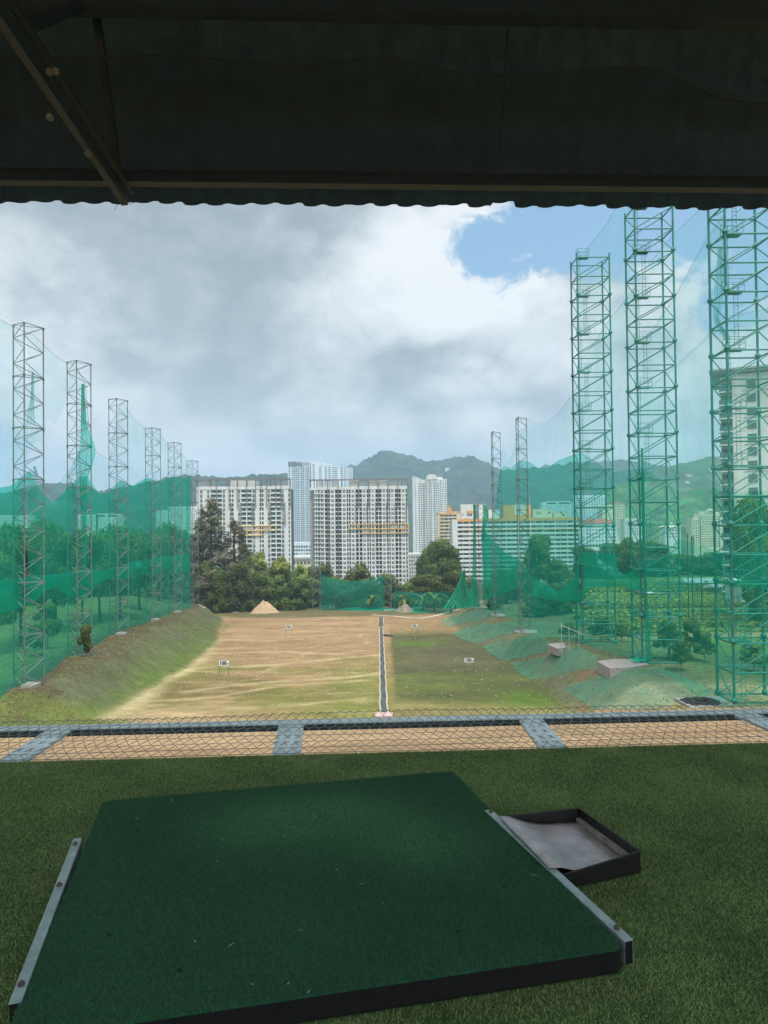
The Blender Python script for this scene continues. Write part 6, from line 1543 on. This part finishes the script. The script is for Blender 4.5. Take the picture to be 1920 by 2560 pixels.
# hanging wires and rod
def pv(px, py, v_):
    d = ray(px, py); k = v_ / d.dot(BV); p_ = EYE + d * k; return Vector((p_.dot(BU), p_.dot(BV), p_.z))
for a, c, e_, f_, r_ in ((1272, 30, 1243, 440, .006), (486, 16, 488, 140, .002), (498, 16, 506, 142, .002), (962, 24, 958, 136, .003), (1571, 40, 1574, 162, .002), (1380, 60, 1340, 180, .0015), (152, 60, 162, 135, .002)):
    mb = MB(); p0, p1 = pv(a, c, 4.9), pv(e_, f_, 5.1); mb.tube([p0, p0.lerp(p1, .5) + Vector((.01, 0, 0)), p1], r_, 5); mb.build('hanger_wire', DSTEEL, sh)
# drooping wire netting under the roof
etop = E([(-200, 138), (0, 140), (270, 143), (420, 138), (490, 140), (580, 152), (690, 162), (800, 162), (900, 148), (958, 138), (1010, 150), (1100, 176), (1250, 189), (1380, 184), (1480, 172), (1574, 165), (1630, 173), (1700, 205), (1770, 240), (1850, 257), (1920, 262), (2150, 262)])
NETW = mat('dark_roof_wire', lin((30, 36, 38)), lin((24, 28, 30)), 20, .6)
mb = MB(); cell = .036; k_rows = 54
uu = np.arange(-3.6, 3.6, cell)
def rn(u_, s):
    p_ = BU * u_ + BV * 5.1; sx = px_of((p_.x, p_.y, 4.5))[0]
    y_ = etop(sx) + (452 - etop(sx)) * s
    vv = 4.98 + .30 * s + .06 * math.sin(s * 3.1) + .03 * mnoise.noise(Vector((u_ * 1.5, s * 3, 1)))
    d = ray(sx, y_); k = vv / d.dot(BV); q_ = EYE + d * k; return (u_, q_.dot(BV), q_.z)
grid = {}
def gpt(i, j):
    if (i, j) not in grid:
        u_ = -3.6 + cell * .5 * i; grid[(i, j)] = rn(u_ + .008 * mnoise.noise(Vector((i * .2, j * .2, 0))), (j / k_rows) ** .8)
    return grid[(i, j)]
ni = int(7.2 / (cell * .5))
for i in range(0, ni, 1):
    pts = [gpt(i + (1 if (j + i) % 2 else 0), j) for j in range(k_rows + 1)]
    if i % 2 == 0: mb.tube(pts, 0.0033, 3, cap=False)
    else: mb.tube([gpt(i + (1 if (j + i) % 2 else 0), j) for j in range(k_rows + 1)], 0.0033, 3, cap=False)
o = mb.build('wire_netting', NETW, None, True); o.rotation_euler = (0, 0, BA); tag(o, 'dark drooping wire netting hung under the tiled roof above the eave beam', 'wire netting')
mb = MB(); mb.tube([rn(u_, 0) for u_ in np.arange(-3.6, 3.6, .06)], .006, 5); mb.build('top_cord', NETW, o)
GBD = mat('grey_golf_ball', lin((112, 108, 98)), lin((88, 84, 76)), 20, .8)  # even dull grey, darker than the balls on the field
gm2 = MB().ball((0, 0, 0), .0215, 14, 9).mesh('golf_ball', GBD, True)
for px, py, lb in ((71, 155, 'grey golf ball caught in the roof netting, highest on the truss'), (124, 180, 'left ball of the touching pair of grey golf balls caught on the truss'), (139, 178, 'right ball of the touching pair of grey golf balls caught on the truss'), (168, 259, 'grey golf ball caught beside the truss below the touching pair'), (125, 293, 'grey golf ball caught in the netting left of the truss'), (220, 385, 'grey golf ball caught just above the eave beam')):
    tag(link('golf_ball', gm2, None, P(px, py, 3.9 if px < 150 else 4.7)), lb, 'golf ball', 'golf balls caught under the roof')
# frayed wire at the truss end
mb = MB(); g_ = random.Random(2)
for i in range(12):
    a = P(g_.uniform(290, 318), g_.uniform(470, 500), 5.5); mb.tube([a, a + Vector((g_.uniform(-.05, .05), 0, g_.uniform(-.06, .02))), a + Vector((g_.uniform(-.09, .09), 0, g_.uniform(-.09, .0)))], .002, 3)
tag(mb.build('frayed_wire', DSTEEL), 'tangle of frayed wire at the lower end of the truss', 'wire tangle')

# ------------------------------------------------------------------ air
HAZE = True
if HAZE:
    m, nt = newmat('haze'); out = nd(nt, 'ShaderNodeOutputMaterial'); pvn = nd(nt, 'ShaderNodeVolumePrincipled'); nt.links.new(pvn.outputs[0], out.inputs['Volume'])
    pvn.inputs['Color'].default_value = (.56, .78, 1.0, 1); pvn.inputs['Density'].default_value = .00023; pvn.inputs['Anisotropy'].default_value = 0.0
    mb = MB(); mb.box((-3300, -70, -48), (3300, 4300, 420)); o = mb.build('haze', m); tag(o, 'thin blue-grey air over the whole range and city', 'haze', kind='stuff')

# ------------------------------------------------------------------ render settings
sc.view_settings.view_transform = 'Standard'; sc.view_settings.look = 'None'; sc.view_settings.gamma = 1.0; sc.view_settings.use_curve_mapping = False
sc.view_settings.exposure = 0.9
cy = sc.cycles; cy.max_bounces = 8; cy.diffuse_bounces = 4; cy.glossy_bounces = 3; cy.transmission_bounces = 4; cy.transparent_max_bounces = 40; cy.volume_bounces = 1
cy.use_denoising = True; cy.sample_clamp_indirect = 6.0; cy.caustics_reflective = False; cy.caustics_refractive = False
sc.render.film_transparent = False
